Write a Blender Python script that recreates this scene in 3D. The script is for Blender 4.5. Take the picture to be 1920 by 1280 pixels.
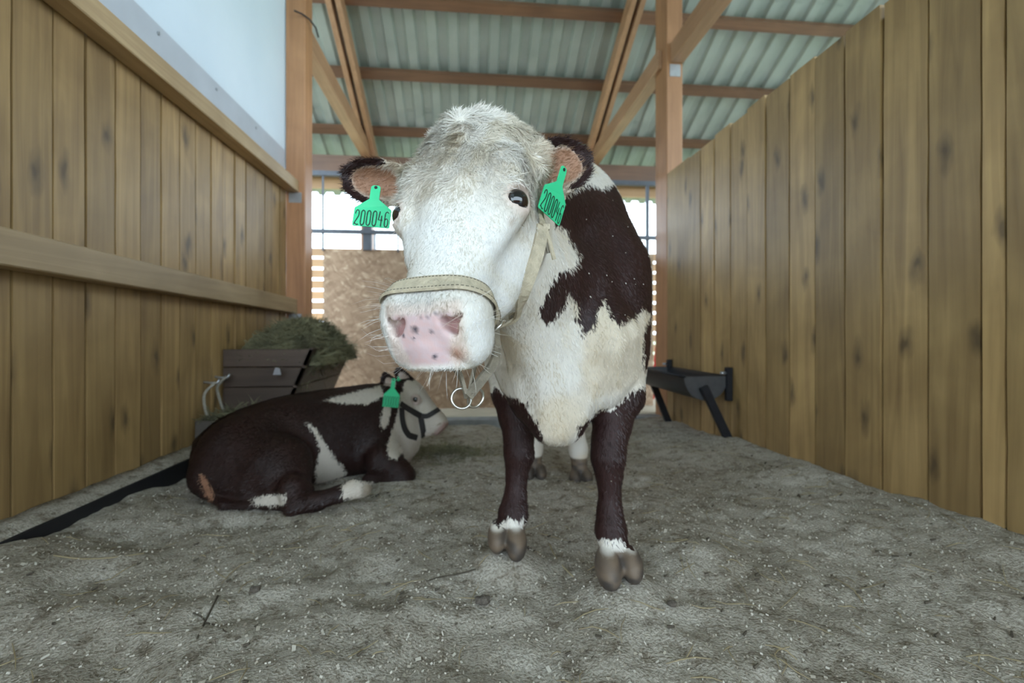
import bpy, bmesh, math, random
import numpy as np
from mathutils import Vector, Matrix
from mathutils.bvhtree import BVHTree

random.seed(7); rng = np.random.default_rng(7)
for o in list(bpy.data.objects): bpy.data.objects.remove(o)
scene = bpy.context.scene
COL = scene.collection

# ------------------------------------------------------------------ camera
F = 853.0; HC = 0.63; YAW = math.radians(5.36); HOR = 625.0
cam_d = bpy.data.cameras.new('camera'); cam = bpy.data.objects.new('camera', cam_d); COL.objects.link(cam)
cam_d.sensor_width = 36.0; cam_d.lens = F / 1920 * 36.0
cam_d.shift_y = -(640 - HOR) / 1920.0
cam_d.clip_start = 0.05
cam.location = (0, 0, HC); cam.rotation_euler = (math.pi / 2, 0, -YAW)
cam_d.dof.use_dof = True; cam_d.dof.focus_distance = 0.78; cam_d.dof.aperture_fstop = 3.2
scene.camera = cam
# ------------------------------------------------------------------ world, light, exposure
world = bpy.data.worlds.new('overcast_sky'); scene.world = world; world.use_nodes = True
bg = world.node_tree.nodes['Background']; bg.inputs[0].default_value = (0.72, 0.87, 1.0, 1); bg.inputs[1].default_value = 5.4
scene.view_settings.view_transform = 'Standard'; scene.view_settings.look = 'None'
scene.view_settings.exposure = 0.08; scene.view_settings.gamma = 1.0
scene.view_settings.use_curve_mapping = False

CY, SY = math.cos(YAW), math.sin(YAW)
def c2w(p):
    p = np.asarray(p, float)
    return np.stack([p[..., 0] * CY + p[..., 1] * SY, -p[..., 0] * SY + p[..., 1] * CY, p[..., 2]], -1)
def w2c(p):
    p = np.asarray(p, float)
    return np.stack([p[..., 0] * CY - p[..., 1] * SY, p[..., 0] * SY + p[..., 1] * CY, p[..., 2]], -1)
def C(px, py, d):                       # photo pixel + distance -> camera-aligned ground frame
    return np.array([(px - 960) / F * d, d, HC + (HOR - py) / F * d])
def W(px, py, d): return Vector(c2w(C(px, py, d)))
def wall_y(px, X):                      # where a pixel column meets the wall plane x = X
    return X / math.tan(math.atan((px - 960) / F) + YAW)

# ------------------------------------------------------------------ materials
def new_mat(name):
    m = bpy.data.materials.new(name); m.use_nodes = True
    nt = m.node_tree; b = nt.nodes['Principled BSDF']
    return m, nt, b
def N(nt, t, **kw):
    n = nt.nodes.new(t)
    for k, v in kw.items():
        if k.startswith('i_'): n.inputs[k[2:].replace('_', ' ')].default_value = v
        else: setattr(n, k, v)
    return n
def ramp(nt, stops, interp='LINEAR'):
    r = nt.nodes.new('ShaderNodeValToRGB'); r.color_ramp.interpolation = interp
    els = r.color_ramp.elements
    while len(els) < len(stops): els.new(0.5)
    for e, (p, c) in zip(els, stops):
        e.position = p; e.color = (*c, 1) if len(c) == 3 else c
    return r
def L(nt, a, b): nt.links.new(a, b)
def simple(name, col, rough=0.6, metal=0.0, var=0.12, scale=25, bump=0.0, bscale=80):
    m, nt, b = new_mat(name)
    tc = N(nt, 'ShaderNodeTexCoord'); no = N(nt, 'ShaderNodeTexNoise'); no.inputs['Scale'].default_value = scale; no.inputs['Detail'].default_value = 5
    L(nt, tc.outputs['Object'], no.inputs['Vector'])
    r = ramp(nt, [(0.3, [c * (1 - var) for c in col]), (0.7, [min(1, c * (1 + var)) for c in col])])
    L(nt, no.outputs['Fac'], r.inputs[0]); L(nt, r.outputs[0], b.inputs['Base Color'])
    b.inputs['Roughness'].default_value = rough; b.inputs['Metallic'].default_value = metal
    if bump:
        n2 = N(nt, 'ShaderNodeTexNoise'); n2.inputs['Scale'].default_value = bscale; n2.inputs['Detail'].default_value = 6
        L(nt, tc.outputs['Object'], n2.inputs['Vector'])
        bp = N(nt, 'ShaderNodeBump'); bp.inputs['Strength'].default_value = bump; bp.inputs['Distance'].default_value = 0.01
        L(nt, n2.outputs['Fac'], bp.inputs['Height']); L(nt, bp.outputs[0], b.inputs['Normal'])
    return m
def wood(name, light, dark, knot=(0.095, 0.06, 0.028), axis='Z', rough=0.48, knots=True, grain=1.0):
    """planed softwood: long grain along one local axis, knots, tint per board"""
    m, nt, b = new_mat(name)
    tc = N(nt, 'ShaderNodeTexCoord'); oi = N(nt, 'ShaderNodeObjectInfo')
    off = N(nt, 'ShaderNodeVectorMath', operation='MULTIPLY_ADD'); off.inputs[1].default_value = (13.1, 7.7, 5.3)
    comb = N(nt, 'ShaderNodeCombineXYZ')
    for k in range(3): L(nt, oi.outputs['Random'], comb.inputs[k])
    L(nt, comb.outputs[0], off.inputs[0]); L(nt, tc.outputs['Object'], off.inputs[2])
    st = {'X': (1.2, 22, 22), 'Y': (22, 1.2, 22), 'Z': (22, 22, 1.2)}[axis]
    sc = N(nt, 'ShaderNodeVectorMath', operation='MULTIPLY'); sc.inputs[1].default_value = st; L(nt, off.outputs[0], sc.inputs[0])
    n1 = N(nt, 'ShaderNodeTexNoise'); n1.inputs['Scale'].default_value = 1.0; n1.inputs['Detail'].default_value = 6; n1.inputs['Distortion'].default_value = 1.2
    L(nt, sc.outputs[0], n1.inputs['Vector'])
    n2 = N(nt, 'ShaderNodeTexNoise'); n2.inputs['Scale'].default_value = 2.6; n2.inputs['Detail'].default_value = 4; n2.inputs['Distortion'].default_value = 0.6
    L(nt, off.outputs[0], n2.inputs['Vector'])
    r = ramp(nt, [(0.25, dark), (0.5, [(a + c) / 2 for a, c in zip(light, dark)]), (0.72, light)])
    add = N(nt, 'ShaderNodeMath', operation='MULTIPLY_ADD'); add.inputs[1].default_value = 0.55 * grain
    L(nt, n1.outputs['Fac'], add.inputs[0])
    m2 = N(nt, 'ShaderNodeMath', operation='MULTIPLY'); m2.inputs[1].default_value = 0.5; L(nt, n2.outputs['Fac'], m2.inputs[0]); L(nt, m2.outputs[0], add.inputs[2])
    L(nt, add.outputs[0], r.inputs[0])
    out = r.outputs[0]
    if knots:
        kst = {'X': (2.6, 7.5, 7.5), 'Y': (7.5, 2.6, 7.5), 'Z': (7.5, 7.5, 3.0)}[axis]
        ks = N(nt, 'ShaderNodeVectorMath', operation='MULTIPLY'); ks.inputs[1].default_value = kst; L(nt, off.outputs[0], ks.inputs[0])
        dn = N(nt, 'ShaderNodeTexNoise'); dn.inputs['Scale'].default_value = 3.0; L(nt, ks.outputs[0], dn.inputs['Vector'])
        dv = N(nt, 'ShaderNodeVectorMath', operation='MULTIPLY_ADD'); dv.inputs[1].default_value = (.35, .35, .35); L(nt, dn.outputs['Color'], dv.inputs[0]); L(nt, ks.outputs[0], dv.inputs[2])
        sp = N(nt, 'ShaderNodeSeparateXYZ'); L(nt, dv.outputs[0], sp.inputs[0]); cb2 = N(nt, 'ShaderNodeCombineXYZ'); L(nt, sp.outputs[1], cb2.inputs[0]); L(nt, sp.outputs[2], cb2.inputs[1])
        vo = N(nt, 'ShaderNodeTexVoronoi', voronoi_dimensions='2D'); vo.inputs['Scale'].default_value = 0.62; L(nt, cb2.outputs[0], vo.inputs['Vector'])
        kr = ramp(nt, [(0.025, (.85, .85, .85)), (0.07, (0.5, 0.5, 0.5)), (0.15, (0, 0, 0))])
        L(nt, vo.outputs['Distance'], kr.inputs[0])
        mx = N(nt, 'ShaderNodeMix', data_type='RGBA'); L(nt, kr.outputs[0], mx.inputs[0]); L(nt, out, mx.inputs[6]); mx.inputs[7].default_value = (*knot, 1)
        out = mx.outputs[2]
    hs = N(nt, 'ShaderNodeHueSaturation')
    mr = N(nt, 'ShaderNodeMapRange'); mr.inputs['To Min'].default_value = 0.78; mr.inputs['To Max'].default_value = 1.18; L(nt, oi.outputs['Random'], mr.inputs[0])
    L(nt, mr.outputs[0], hs.inputs['Value']); L(nt, out, hs.inputs['Color']); L(nt, hs.outputs[0], b.inputs['Base Color'])
    b.inputs['Roughness'].default_value = rough; b.inputs['Specular IOR Level'].default_value = 0.6
    bp = N(nt, 'ShaderNodeBump'); bp.inputs['Strength'].default_value = 0.25; bp.inputs['Distance'].default_value = 0.004
    L(nt, n1.outputs['Fac'], bp.inputs['Height']); L(nt, bp.outputs[0], b.inputs['Normal'])
    return m
M = {}
M['plank'] = wood('olive_brown_planks', (0.50, 0.325, 0.135), (0.175, 0.098, 0.035))
M['beam_y'] = wood('warm_beam_along_y', (0.46, 0.26, 0.15), (0.26, 0.13, 0.065), axis='Y', knots=False)
M['beam_x'] = wood('brown_purlin_along_x', (0.20, 0.095, 0.05), (0.10, 0.045, 0.024), axis='X', knots=False)
M['post'] = wood('red_brown_post', (0.50, 0.25, 0.12), (0.26, 0.115, 0.05), axis='Z', knots=False)
M['rail'] = wood('weathered_rail', (0.50, 0.36, 0.20), (0.26, 0.17, 0.085), axis='Y', knots=False)
M['slat'] = wood('orange_slat', (0.62, 0.36, 0.17), (0.42, 0.22, 0.09), axis='X', knots=False)
M['darkwood'] = wood('dark_manger_wood', (0.11, 0.075, 0.055), (0.045, 0.03, 0.024), axis='X', knots=False)
M['backing'] = wood('plank_backing_wood', (0.46, 0.30, 0.13), (0.175, 0.098, 0.035), knots=False)
M['plate'] = simple('grey_steel_plate', (0.10, 0.10, 0.105), 0.5, 0.4)
M['steel'] = simple('dark_painted_steel', (0.035, 0.037, 0.045), 0.42, 0.6)
M['bar'] = simple('grey_painted_bar', (0.10, 0.11, 0.13), 0.5, 0.3)
M['zinc'] = simple('zinc_bracket', (0.5, 0.52, 0.55), 0.4, 0.8)
M['rubber'] = simple('black_sill_edge', (0.012, 0.012, 0.014), 0.6)
M['concrete'] = simple('grey_concrete', (0.30, 0.31, 0.31), 0.9, 0, 0.2, 12, 0.5, 40)
M['cream'] = simple('cream_sill', (0.62, 0.56, 0.44), 0.7, 0, 0.08, 6)
M['grass'] = simple('outdoor_grass', (0.30, 0.345, 0.20), 0.9, 0, 0.25, 1.5)
M['hay'] = simple('grey_green_hay', (0.20, 0.19, 0.11), 0.85, 0, 0.5, 9)
M['straw'] = simple('dry_straw', (0.33, 0.27, 0.16), 0.8, 0, 0.35, 6)
M['twig'] = simple('dark_twig', (0.085, 0.07, 0.05), 0.85, 0, 0.3, 20)
M['rope'] = simple('pale_rope', (0.36, 0.33, 0.27), 0.9, 0, 0.2, 120, 0.5, 300)
M['green'] = simple('green_tag_plastic', (0.045, 0.66, 0.30), 0.42, 0, 0.03, 10)
M['ink'] = simple('black_tag_ink', (0.008, 0.012, 0.01), 0.6)
M['leather'] = simple('pale_halter_leather', (0.50, 0.43, 0.31), 0.6, 0, 0.2, 60, 0.35, 220)
M['leather_edge'] = simple('grey_halter_leather', (0.23, 0.20, 0.15), 0.6, 0, 0.3, 50, 0.35, 200)
M['thread'] = simple('dark_stitching', (0.10, 0.09, 0.07), 0.8)
M['metal'] = simple('worn_ring_metal', (0.62, 0.60, 0.55), 0.3, 1.0, 0.15, 60)
M['dark_strap'] = simple('dark_calf_halter', (0.025, 0.022, 0.022), 0.7)
M['red'] = simple('red_cloth', (0.55, 0.03, 0.03), 0.7)
def mat_sheet():
    m, nt, b = new_mat('galvanised_roof_sheet')
    tc = N(nt, 'ShaderNodeTexCoord'); no = N(nt, 'ShaderNodeTexNoise'); no.inputs['Scale'].default_value = 2.5; no.inputs['Detail'].default_value = 6
    L(nt, tc.outputs['Object'], no.inputs['Vector'])
    r = ramp(nt, [(0.3, (0.30, 0.335, 0.31)), (0.7, (0.42, 0.45, 0.42))]); L(nt, no.outputs['Fac'], r.inputs[0]); L(nt, r.outputs[0], b.inputs['Base Color'])
    b.inputs['Roughness'].default_value = 0.45; b.inputs['Metallic'].default_value = 0.25
    return m
M['sheet'] = mat_sheet()
def mat_panel():
    m, nt, b = new_mat('white_translucent_panel')
    tc = N(nt, 'ShaderNodeTexCoord'); no = N(nt, 'ShaderNodeTexNoise'); no.inputs['Scale'].default_value = 1.4; no.inputs['Detail'].default_value = 5
    L(nt, tc.outputs['Object'], no.inputs['Vector'])
    r = ramp(nt, [(0.3, (0.70, 0.76, 0.80)), (0.7, (0.82, 0.86, 0.88))]); L(nt, no.outputs['Fac'], r.inputs[0]); L(nt, r.outputs[0], b.inputs['Base Color'])
    b.inputs['Roughness'].default_value = 0.55
    tr = N(nt, 'ShaderNodeBsdfTranslucent'); tr.inputs[0].default_value = (0.66, 0.72, 0.76, 1)
    mx = N(nt, 'ShaderNodeMixShader'); mx.inputs[0].default_value = 0.34
    L(nt, b.outputs[0], mx.inputs[1]); L(nt, tr.outputs[0], mx.inputs[2]); L(nt, mx.outputs[0], nt.nodes['Material Output'].inputs[0])
    return m
M['panel'] = mat_panel()
def mat_osb():
    m, nt, b = new_mat('osb_board')
    tc = N(nt, 'ShaderNodeTexCoord')
    dn = N(nt, 'ShaderNodeTexNoise'); dn.inputs['Scale'].default_value = 9; L(nt, tc.outputs['Object'], dn.inputs['Vector'])
    dv = N(nt, 'ShaderNodeVectorMath', operation='MULTIPLY_ADD'); dv.inputs[1].default_value = (.09, .09, .09); L(nt, dn.outputs['Color'], dv.inputs[0]); L(nt, tc.outputs['Object'], dv.inputs[2])
    vs_ = []
    for sc_, ro_ in (((12, 12, 34), .45), ((15, 15, 44), -.85)):
        mr_ = N(nt, 'ShaderNodeMapping', vector_type='POINT'); mr_.inputs['Rotation'].default_value = (0, ro_, 0); L(nt, dv.outputs[0], mr_.inputs[0])
        mp = N(nt, 'ShaderNodeVectorMath', operation='MULTIPLY'); mp.inputs[1].default_value = sc_; L(nt, mr_.outputs[0], mp.inputs[0])
        v_ = N(nt, 'ShaderNodeTexVoronoi'); v_.inputs['Scale'].default_value = 1.0; L(nt, mp.outputs[0], v_.inputs['Vector']); vs_.append(v_)
    v1, v2 = vs_
    ad = N(nt, 'ShaderNodeMix', data_type='RGBA'); ad.inputs[0].default_value = 0.5
    L(nt, v1.outputs['Color'], ad.inputs[6]); L(nt, v2.outputs['Color'], ad.inputs[7])
    bw = N(nt, 'ShaderNodeRGBToBW'); L(nt, ad.outputs[2], bw.inputs[0])
    r = ramp(nt, [(0.22, (0.28, 0.175, 0.105)), (0.5, (0.37, 0.24, 0.15)), (0.68, (0.43, 0.29, 0.185)), (0.84, (0.60, 0.45, 0.31))])
    L(nt, bw.outputs[0], r.inputs[0]); L(nt, r.outputs[0], b.inputs['Base Color']); b.inputs['Roughness'].default_value = 0.7
    return m
M['osb'] = mat_osb()
def mat_bedding():
    m, nt, b = new_mat('sawdust_bedding')
    tc = N(nt, 'ShaderNodeTexCoord')
    n1 = N(nt, 'ShaderNodeTexNoise'); n1.inputs['Scale'].default_value = 3.2; n1.inputs['Detail'].default_value = 8; n1.inputs['Roughness'].default_value = 0.65; L(nt, tc.outputs['Object'], n1.inputs['Vector'])
    n2 = N(nt, 'ShaderNodeTexNoise'); n2.inputs['Scale'].default_value = 160; n2.inputs['Detail'].default_value = 4; L(nt, tc.outputs['Object'], n2.inputs['Vector'])
    n3 = N(nt, 'ShaderNodeTexNoise'); n3.inputs['Scale'].default_value = 22; n3.inputs['Detail'].default_value = 6; n3.inputs['Roughness'].default_value = 0.7; L(nt, tc.outputs['Object'], n3.inputs['Vector'])
    r1 = ramp(nt, [(0.3, (0.36, 0.32, 0.255)), (0.5, (0.50, 0.46, 0.39)), (0.7, (0.60, 0.56, 0.485))]); L(nt, n1.outputs['Fac'], r1.inputs[0])
    r2 = ramp(nt, [(0.3, (0.52, 0.50, 0.47)), (0.55, (1, 1, 1)), (0.75, (1.0, 1.0, 1.0))]); L(nt, n2.outputs['Fac'], r2.inputs[0])
    mx = N(nt, 'ShaderNodeMix', data_type='RGBA', blend_type='MULTIPLY'); mx.inputs[0].default_value = 0.85; L(nt, r1.outputs[0], mx.inputs[6]); L(nt, r2.outputs[0], mx.inputs[7])
    r3 = ramp(nt, [(0.36, (0.42, 0.38, 0.33)), (0.50, (1, 1, 1))]); L(nt, n3.outputs['Fac'], r3.inputs[0])
    mx2 = N(nt, 'ShaderNodeMix', data_type='RGBA', blend_type='MULTIPLY'); mx2.inputs[0].default_value = 0.8; L(nt, mx.outputs[2], mx2.inputs[6]); L(nt, r3.outputs[0], mx2.inputs[7])
    L(nt, mx2.outputs[2], b.inputs['Base Color']); b.inputs['Roughness'].default_value = 0.95; b.inputs['Specular IOR Level'].default_value = 0.1
    ad = N(nt, 'ShaderNodeMath', operation='ADD'); L(nt, n2.outputs['Fac'], ad.inputs[0]); L(nt, n3.outputs['Fac'], ad.inputs[1])
    bp = N(nt, 'ShaderNodeBump'); bp.inputs['Strength'].default_value = 0.7; bp.inputs['Distance'].default_value = 0.012
    L(nt, ad.outputs[0], bp.inputs['Height']); L(nt, bp.outputs[0], b.inputs['Normal'])
    return m
M['bedding'] = mat_bedding()
def mat_coat(name, brown=(0.025, 0.0085, 0.0075), edge=0.011):
    """short coat: 'base' colour attribute, crisp ragged patch edges from the 'brown' distance attribute"""
    m, nt, b = new_mat(name)
    tc = N(nt, 'ShaderNodeTexCoord')
    ab = N(nt, 'ShaderNodeAttribute', attribute_name='base'); ad = N(nt, 'ShaderNodeAttribute', attribute_name='brown'); ah = N(nt, 'ShaderNodeAttribute', attribute_name='smooth_skin')
    mp = N(nt, 'ShaderNodeMapping'); mp.inputs['Scale'].default_value = (150, 60, 34); L(nt, tc.outputs['Object'], mp.inputs[0])
    n1 = N(nt, 'ShaderNodeTexNoise'); n1.inputs['Scale'].default_value = 1.0; n1.inputs['Detail'].default_value = 3; L(nt, mp.outputs[0], n1.inputs['Vector'])
    sub = N(nt, 'ShaderNodeMath', operation='SUBTRACT'); L(nt, n1.outputs['Fac'], sub.inputs[0]); sub.inputs[1].default_value = 0.5
    ma = N(nt, 'ShaderNodeMath', operation='MULTIPLY_ADD'); ma.inputs[1].default_value = edge * 3.2; L(nt, sub.outputs[0], ma.inputs[0]); L(nt, ad.outputs['Fac'], ma.inputs[2])
    mr = N(nt, 'ShaderNodeMapRange', interpolation_type='SMOOTHSTEP'); mr.inputs['From Min'].default_value = -0.0035; mr.inputs['From Max'].default_value = 0.0035; L(nt, ma.outputs[0], mr.inputs[0])
    n2 = N(nt, 'ShaderNodeTexNoise'); n2.inputs['Scale'].default_value = 7; n2.inputs['Detail'].default_value = 5; L(nt, tc.outputs['Object'], n2.inputs['Vector'])
    r2 = ramp(nt, [(0.35, (0.80, 0.75, 0.66)), (0.6, (1, 1, 1))]); L(nt, n2.outputs['Fac'], r2.inputs[0])
    mb = N(nt, 'ShaderNodeMix', data_type='RGBA', blend_type='MULTIPLY'); mb.inputs[0].default_value = 0.55; L(nt, ab.outputs['Color'], mb.inputs[6]); L(nt, r2.outputs[0], mb.inputs[7])
    rb = ramp(nt, [(0.3, [c * 0.6 for c in brown]), (0.7, [c * 1.35 for c in brown])]); L(nt, n2.outputs['Fac'], rb.inputs[0])
    mx = N(nt, 'ShaderNodeMix', data_type='RGBA'); L(nt, mr.outputs[0], mx.inputs[0]); L(nt, mb.outputs[2], mx.inputs[6]); L(nt, rb.outputs[0], mx.inputs[7])
    L(nt, mx.outputs[2], b.inputs['Base Color']); b.inputs['Roughness'].default_value = 0.55; b.inputs['Specular IOR Level'].default_value = 0.35
    mp2 = N(nt, 'ShaderNodeMapping'); mp2.inputs['Scale'].default_value = (330, 330, 90); L(nt, tc.outputs['Object'], mp2.inputs[0])
    n3 = N(nt, 'ShaderNodeTexNoise'); n3.inputs['Scale'].default_value = 1; n3.inputs['Detail'].default_value = 4; n3.inputs['Distortion'].default_value = 1.0; L(nt, mp2.outputs[0], n3.inputs['Vector'])
    st = N(nt, 'ShaderNodeMath', operation='MULTIPLY_ADD'); st.inputs[1].default_value = -0.30; st.inputs[2].default_value = 0.38; L(nt, ah.outputs['Fac'], st.inputs[0])
    bp = N(nt, 'ShaderNodeBump'); bp.inputs['Distance'].default_value = 0.004; L(nt, st.outputs[0], bp.inputs['Strength'])
    L(nt, n3.outputs['Fac'], bp.inputs['Height']); L(nt, bp.outputs[0], b.inputs['Normal'])
    return m
M['coat'] = mat_coat('red_and_white_coat')
M['calf_coat'] = mat_coat('red_and_white_calf_coat', (0.022, 0.008, 0.006), 0.012)
def mat_hair():
    m, nt, b = new_mat('coat_hair_strands')
    ab = N(nt, 'ShaderNodeAttribute', attribute_name='base'); L(nt, ab.outputs['Color'], b.inputs['Base Color']); b.inputs['Roughness'].default_value = 0.5
    return m
M['hair'] = mat_hair()
def mat_eye():
    m, nt, b = new_mat('dark_wet_eye')
    b.inputs['Base Color'].default_value = (0.008, 0.006, 0.008, 1); b.inputs['Roughness'].default_value = 0.04; b.inputs['Coat Weight'].default_value = 1.0
    return m
M['eye'] = mat_eye()

# ------------------------------------------------------------------ object helpers
def link(name, me, mat, parent=None, loc=None, smooth=False):
    if mat is not None and len(me.materials) == 0: me.materials.append(mat)
    if smooth: me.polygons.foreach_set('use_smooth', [True] * len(me.polygons))
    o = bpy.data.objects.new(name, me); COL.objects.link(o)
    if loc is not None: o.location = loc
    if parent is not None: o.parent = parent
    return o
def mesh_np(name, v, f):
    me = bpy.data.meshes.new(name); v = np.asarray(v, np.float32)
    me.from_pydata([tuple(map(float, p)) for p in v] if len(v) < 2000 else v.tolist(), [], f.tolist() if isinstance(f, np.ndarray) else [tuple(int(i) for i in q) for q in f]); me.update()
    return me
def tag(o, label=None, cat=None, group=None, kind=None):
    for k, v in (('label', label), ('category', cat), ('group', group), ('kind', kind)):
        if v: o[k] = v
    return o
def empty(name, loc=(0, 0, 0)):
    o = bpy.data.objects.new(name, None); COL.objects.link(o); o.location = loc; o.empty_display_size = 0.1
    return o
class MB:
    def __init__(s): s.v = []; s.f = []
    def add(s, v, f):
        n = len(s.v); s.v += [tuple(map(float, p)) for p in v]; s.f += [tuple(i + n for i in q) for q in f]; return s
    def box(s, a, b):
        (x0, y0, z0), (x1, y1, z1) = a, b
        return s.add([(x0, y0, z0), (x1, y0, z0), (x1, y1, z0), (x0, y1, z0), (x0, y0, z1), (x1, y0, z1), (x1, y1, z1), (x0, y1, z1)],
                     [(0, 3, 2, 1), (4, 5, 6, 7), (0, 1, 5, 4), (1, 2, 6, 5), (2, 3, 7, 6), (3, 0, 4, 7)])
    def beam(s, p, q, w, h, up=(0, 0, 1)):
        p, q = Vector(p), Vector(q); d = (q - p).normalized(); u = Vector(up); sd = d.cross(u).normalized(); u = sd.cross(d).normalized()
        vs = []
        for e in (p, q):
            for (a, b) in ((-1, -1), (1, -1), (1, 1), (-1, 1)): vs.append(e + sd * a * w / 2 + u * b * h / 2)
        return s.add(vs, [(3, 2, 1, 0), (4, 5, 6, 7), (0, 1, 5, 4), (1, 2, 6, 5), (2, 3, 7, 6), (3, 0, 4, 7)])
    def tube(s, pts, r, n=8, closed=False, cap=True):
        pts = [Vector(p) for p in pts]; m = len(pts); rs = r if hasattr(r, '__len__') else [r] * m
        vs = []; fs = []; prev = None
        for i, p in enumerate(pts):
            a = pts[(i - 1) % m] if (closed or i > 0) else p; b = pts[(i + 1) % m] if (closed or i < m - 1) else p
            t = (b - a).normalized()
            u = (prev - t * prev.dot(t)) if prev is not None else t.orthogonal()
            u = u.normalized(); prev = u; w = t.cross(u)
            for k in range(n):
                an = 2 * math.pi * k / n; vs.append(p + (u * math.cos(an) + w * math.sin(an)) * rs[i])
        for i in range(m if closed else m - 1):
            j = (i + 1) % m
            for k in range(n): fs.append((i * n + k, i * n + (k + 1) % n, j * n + (k + 1) % n, j * n + k))
        if cap and not closed: fs += [tuple(range(n))[::-1], tuple(range((m - 1) * n, m * n))]
        return s.add(vs, fs)
    def build(s, name, mat, parent=None, loc=(0, 0, 0), smooth=False, bevel=0):
        l = Vector(loc); me = mesh_np(name, [tuple(Vector(p) - l) for p in s.v], s.f)
        if bevel:
            bm = bmesh.new(); bm.from_mesh(me); bmesh.ops.recalc_face_normals(bm, faces=bm.faces)
            bmesh.ops.bevel(bm, geom=bm.edges[:], offset=bevel, segments=1, affect='EDGES', clamp_overlap=True); bm.to_mesh(me); bm.free()
        return link(name, me, mat, parent, l if parent is None else None, smooth) if parent is None else _child(name, me, mat, parent, l, smooth)
def _child(name, me, mat, parent, l, smooth):
    o = link(name, me, mat, parent, None, smooth); o.location = l - parent_world(parent); return o
def parent_world(p):
    v = Vector((0, 0, 0))
    while p is not None: v += p.location; p = p.parent
    return v
def vnoise(x, y, seed=0):
    x = np.asarray(x, float); y = np.asarray(y, float)
    xi = np.floor(x).astype(np.int64); yi = np.floor(y).astype(np.int64); fx = x - xi; fy = y - yi
    fx = fx * fx * (3 - 2 * fx); fy = fy * fy * (3 - 2 * fy)
    def h(a, b):
        n = (a * 374761393 + b * 668265263 + seed * 1442695041) & 0x7fffffff
        n = ((n ^ (n >> 13)) * 1274126177) & 0x7fffffff
        return ((n ^ (n >> 16)) & 0xffff) / 65535.0
    return (h(xi, yi) * (1 - fx) + h(xi + 1, yi) * fx) * (1 - fy) + (h(xi, yi + 1) * (1 - fx) + h(xi + 1, yi + 1) * fx) * fy - 0.5
def sstep(a, b, x):
    t = np.clip((np.asarray(x, float) - a) / (b - a), 0, 1); return t * t * (3 - 2 * t)
def bed_z(X, Y):
    X = np.asarray(X, float); Y = np.asarray(Y, float)
    z = -0.115 * np.clip((Y - 1.3) / 2.3, 0, 1)
    z = z + 0.045 * sstep(0.35, 0.0, X + 1.27) * sstep(3.0, 1.6, Y) + 0.045 * sstep(0.55, 0.0, 1.58 - X)
    z = z + 0.035 * vnoise(X * 3.1, Y * 3.1, 1) + 0.030 * vnoise(X * 7.3, Y * 7.3, 2) + 0.012 * vnoise(X * 17, Y * 17, 3) + 0.006 * vnoise(X * 41, Y * 41, 4)
    # trampled hoof hollows
    for (hx, hy, r, dp) in HOLLOWS: z = z - dp * np.exp(-((X - hx) ** 2 + (Y - hy) ** 2) / (r * r))
    for (hx, hy, hz, r) in FEET:                                   # litter packed around each hoof
        w = np.exp(-(((X - hx) ** 2 + (Y - hy) ** 2) / (r * r)) ** 2); z = z * (1 - w) + (hz + 0.25 * (z - hz) * (z < hz)) * w
    return z
FEET = [(*c2w(C(px, py, d))[:2], hz, r) for px, py, d, hz, r in ((1160, 1064, 1.12, .040, .10), (952, 1012, 1.255, .044, .09), (1001, 893, 2.12, -.030, .09), (1088, 902, 2.09, -.040, .09), (668, 917, 1.70, -.005, .07), (560, 945, 1.65, -.010, .08), (740, 895, 2.05, -.015, .10), (450, 940, 1.70, -.005, .12))]
HOLLOWS = [(random.uniform(-1.0, 1.4), random.uniform(0.6, 3.0), random.uniform(0.03, 0.07), random.uniform(0.006, 0.02)) for _ in range(90)]

# ================================================================== SETTING
XL, XR = -1.35, 1.60
fl = MB().box((-6, -5, -0.30), (7, 6.1, -0.20)).build('floor', M['concrete']); tag(fl, kind='structure')
gr = MB().box((-40, 6.1, -0.5), (40, 60, -0.25)).box((-40, -40, -0.5), (40, -5, -0.25)).box((-40, -5, -0.5), (-6, 6.1, -0.25)).box((7, -5, -0.5), (40, 6.1, -0.25)).build('ground', M['grass']); tag(gr, kind='structure')
# bedding heightfield
bx = np.linspace(XL + 0.07, XR + 0.01, 250); by = np.concatenate([np.linspace(-0.6, 0.5, 40)[:-1], np.linspace(0.5, 2.2, 170)[:-1], np.linspace(2.2, 3.72, 100)])
GX, GY = np.meshgrid(bx, by); GZ = bed_z(GX, GY)
nx, ny = len(bx), len(by); idx = np.arange(nx * ny).reshape(ny, nx)
bv = np.stack([GX, GY, GZ], -1).reshape(-1, 3); bf = np.stack([idx[:-1, :-1], idx[:-1, 1:], idx[1:, 1:], idx[1:, :-1]], -1).reshape(-1, 4)
# skirt down to the floor gives the litter its depth
ring = np.concatenate([idx[0, :], idx[1:, -1], idx[-1, -2::-1], idx[-2:0:-1, 0]]); nb = len(bv)
bv = np.concatenate([bv, np.column_stack([bv[ring][:, :2], np.full(len(ring), -0.20)])])
k = np.arange(len(ring)); k2 = (k + 1) % len(ring)
bf = np.concatenate([bf, np.stack([ring[k], nb + k, nb + k2, ring[k2]], -1)])
bed = link('sawdust_bedding', mesh_np('sawdust_bedding', bv, bf), M['bedding'], smooth=True)
tag(bed, 'pale trampled sawdust bedding covering the stall floor', 'bedding', kind='stuff')

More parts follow.
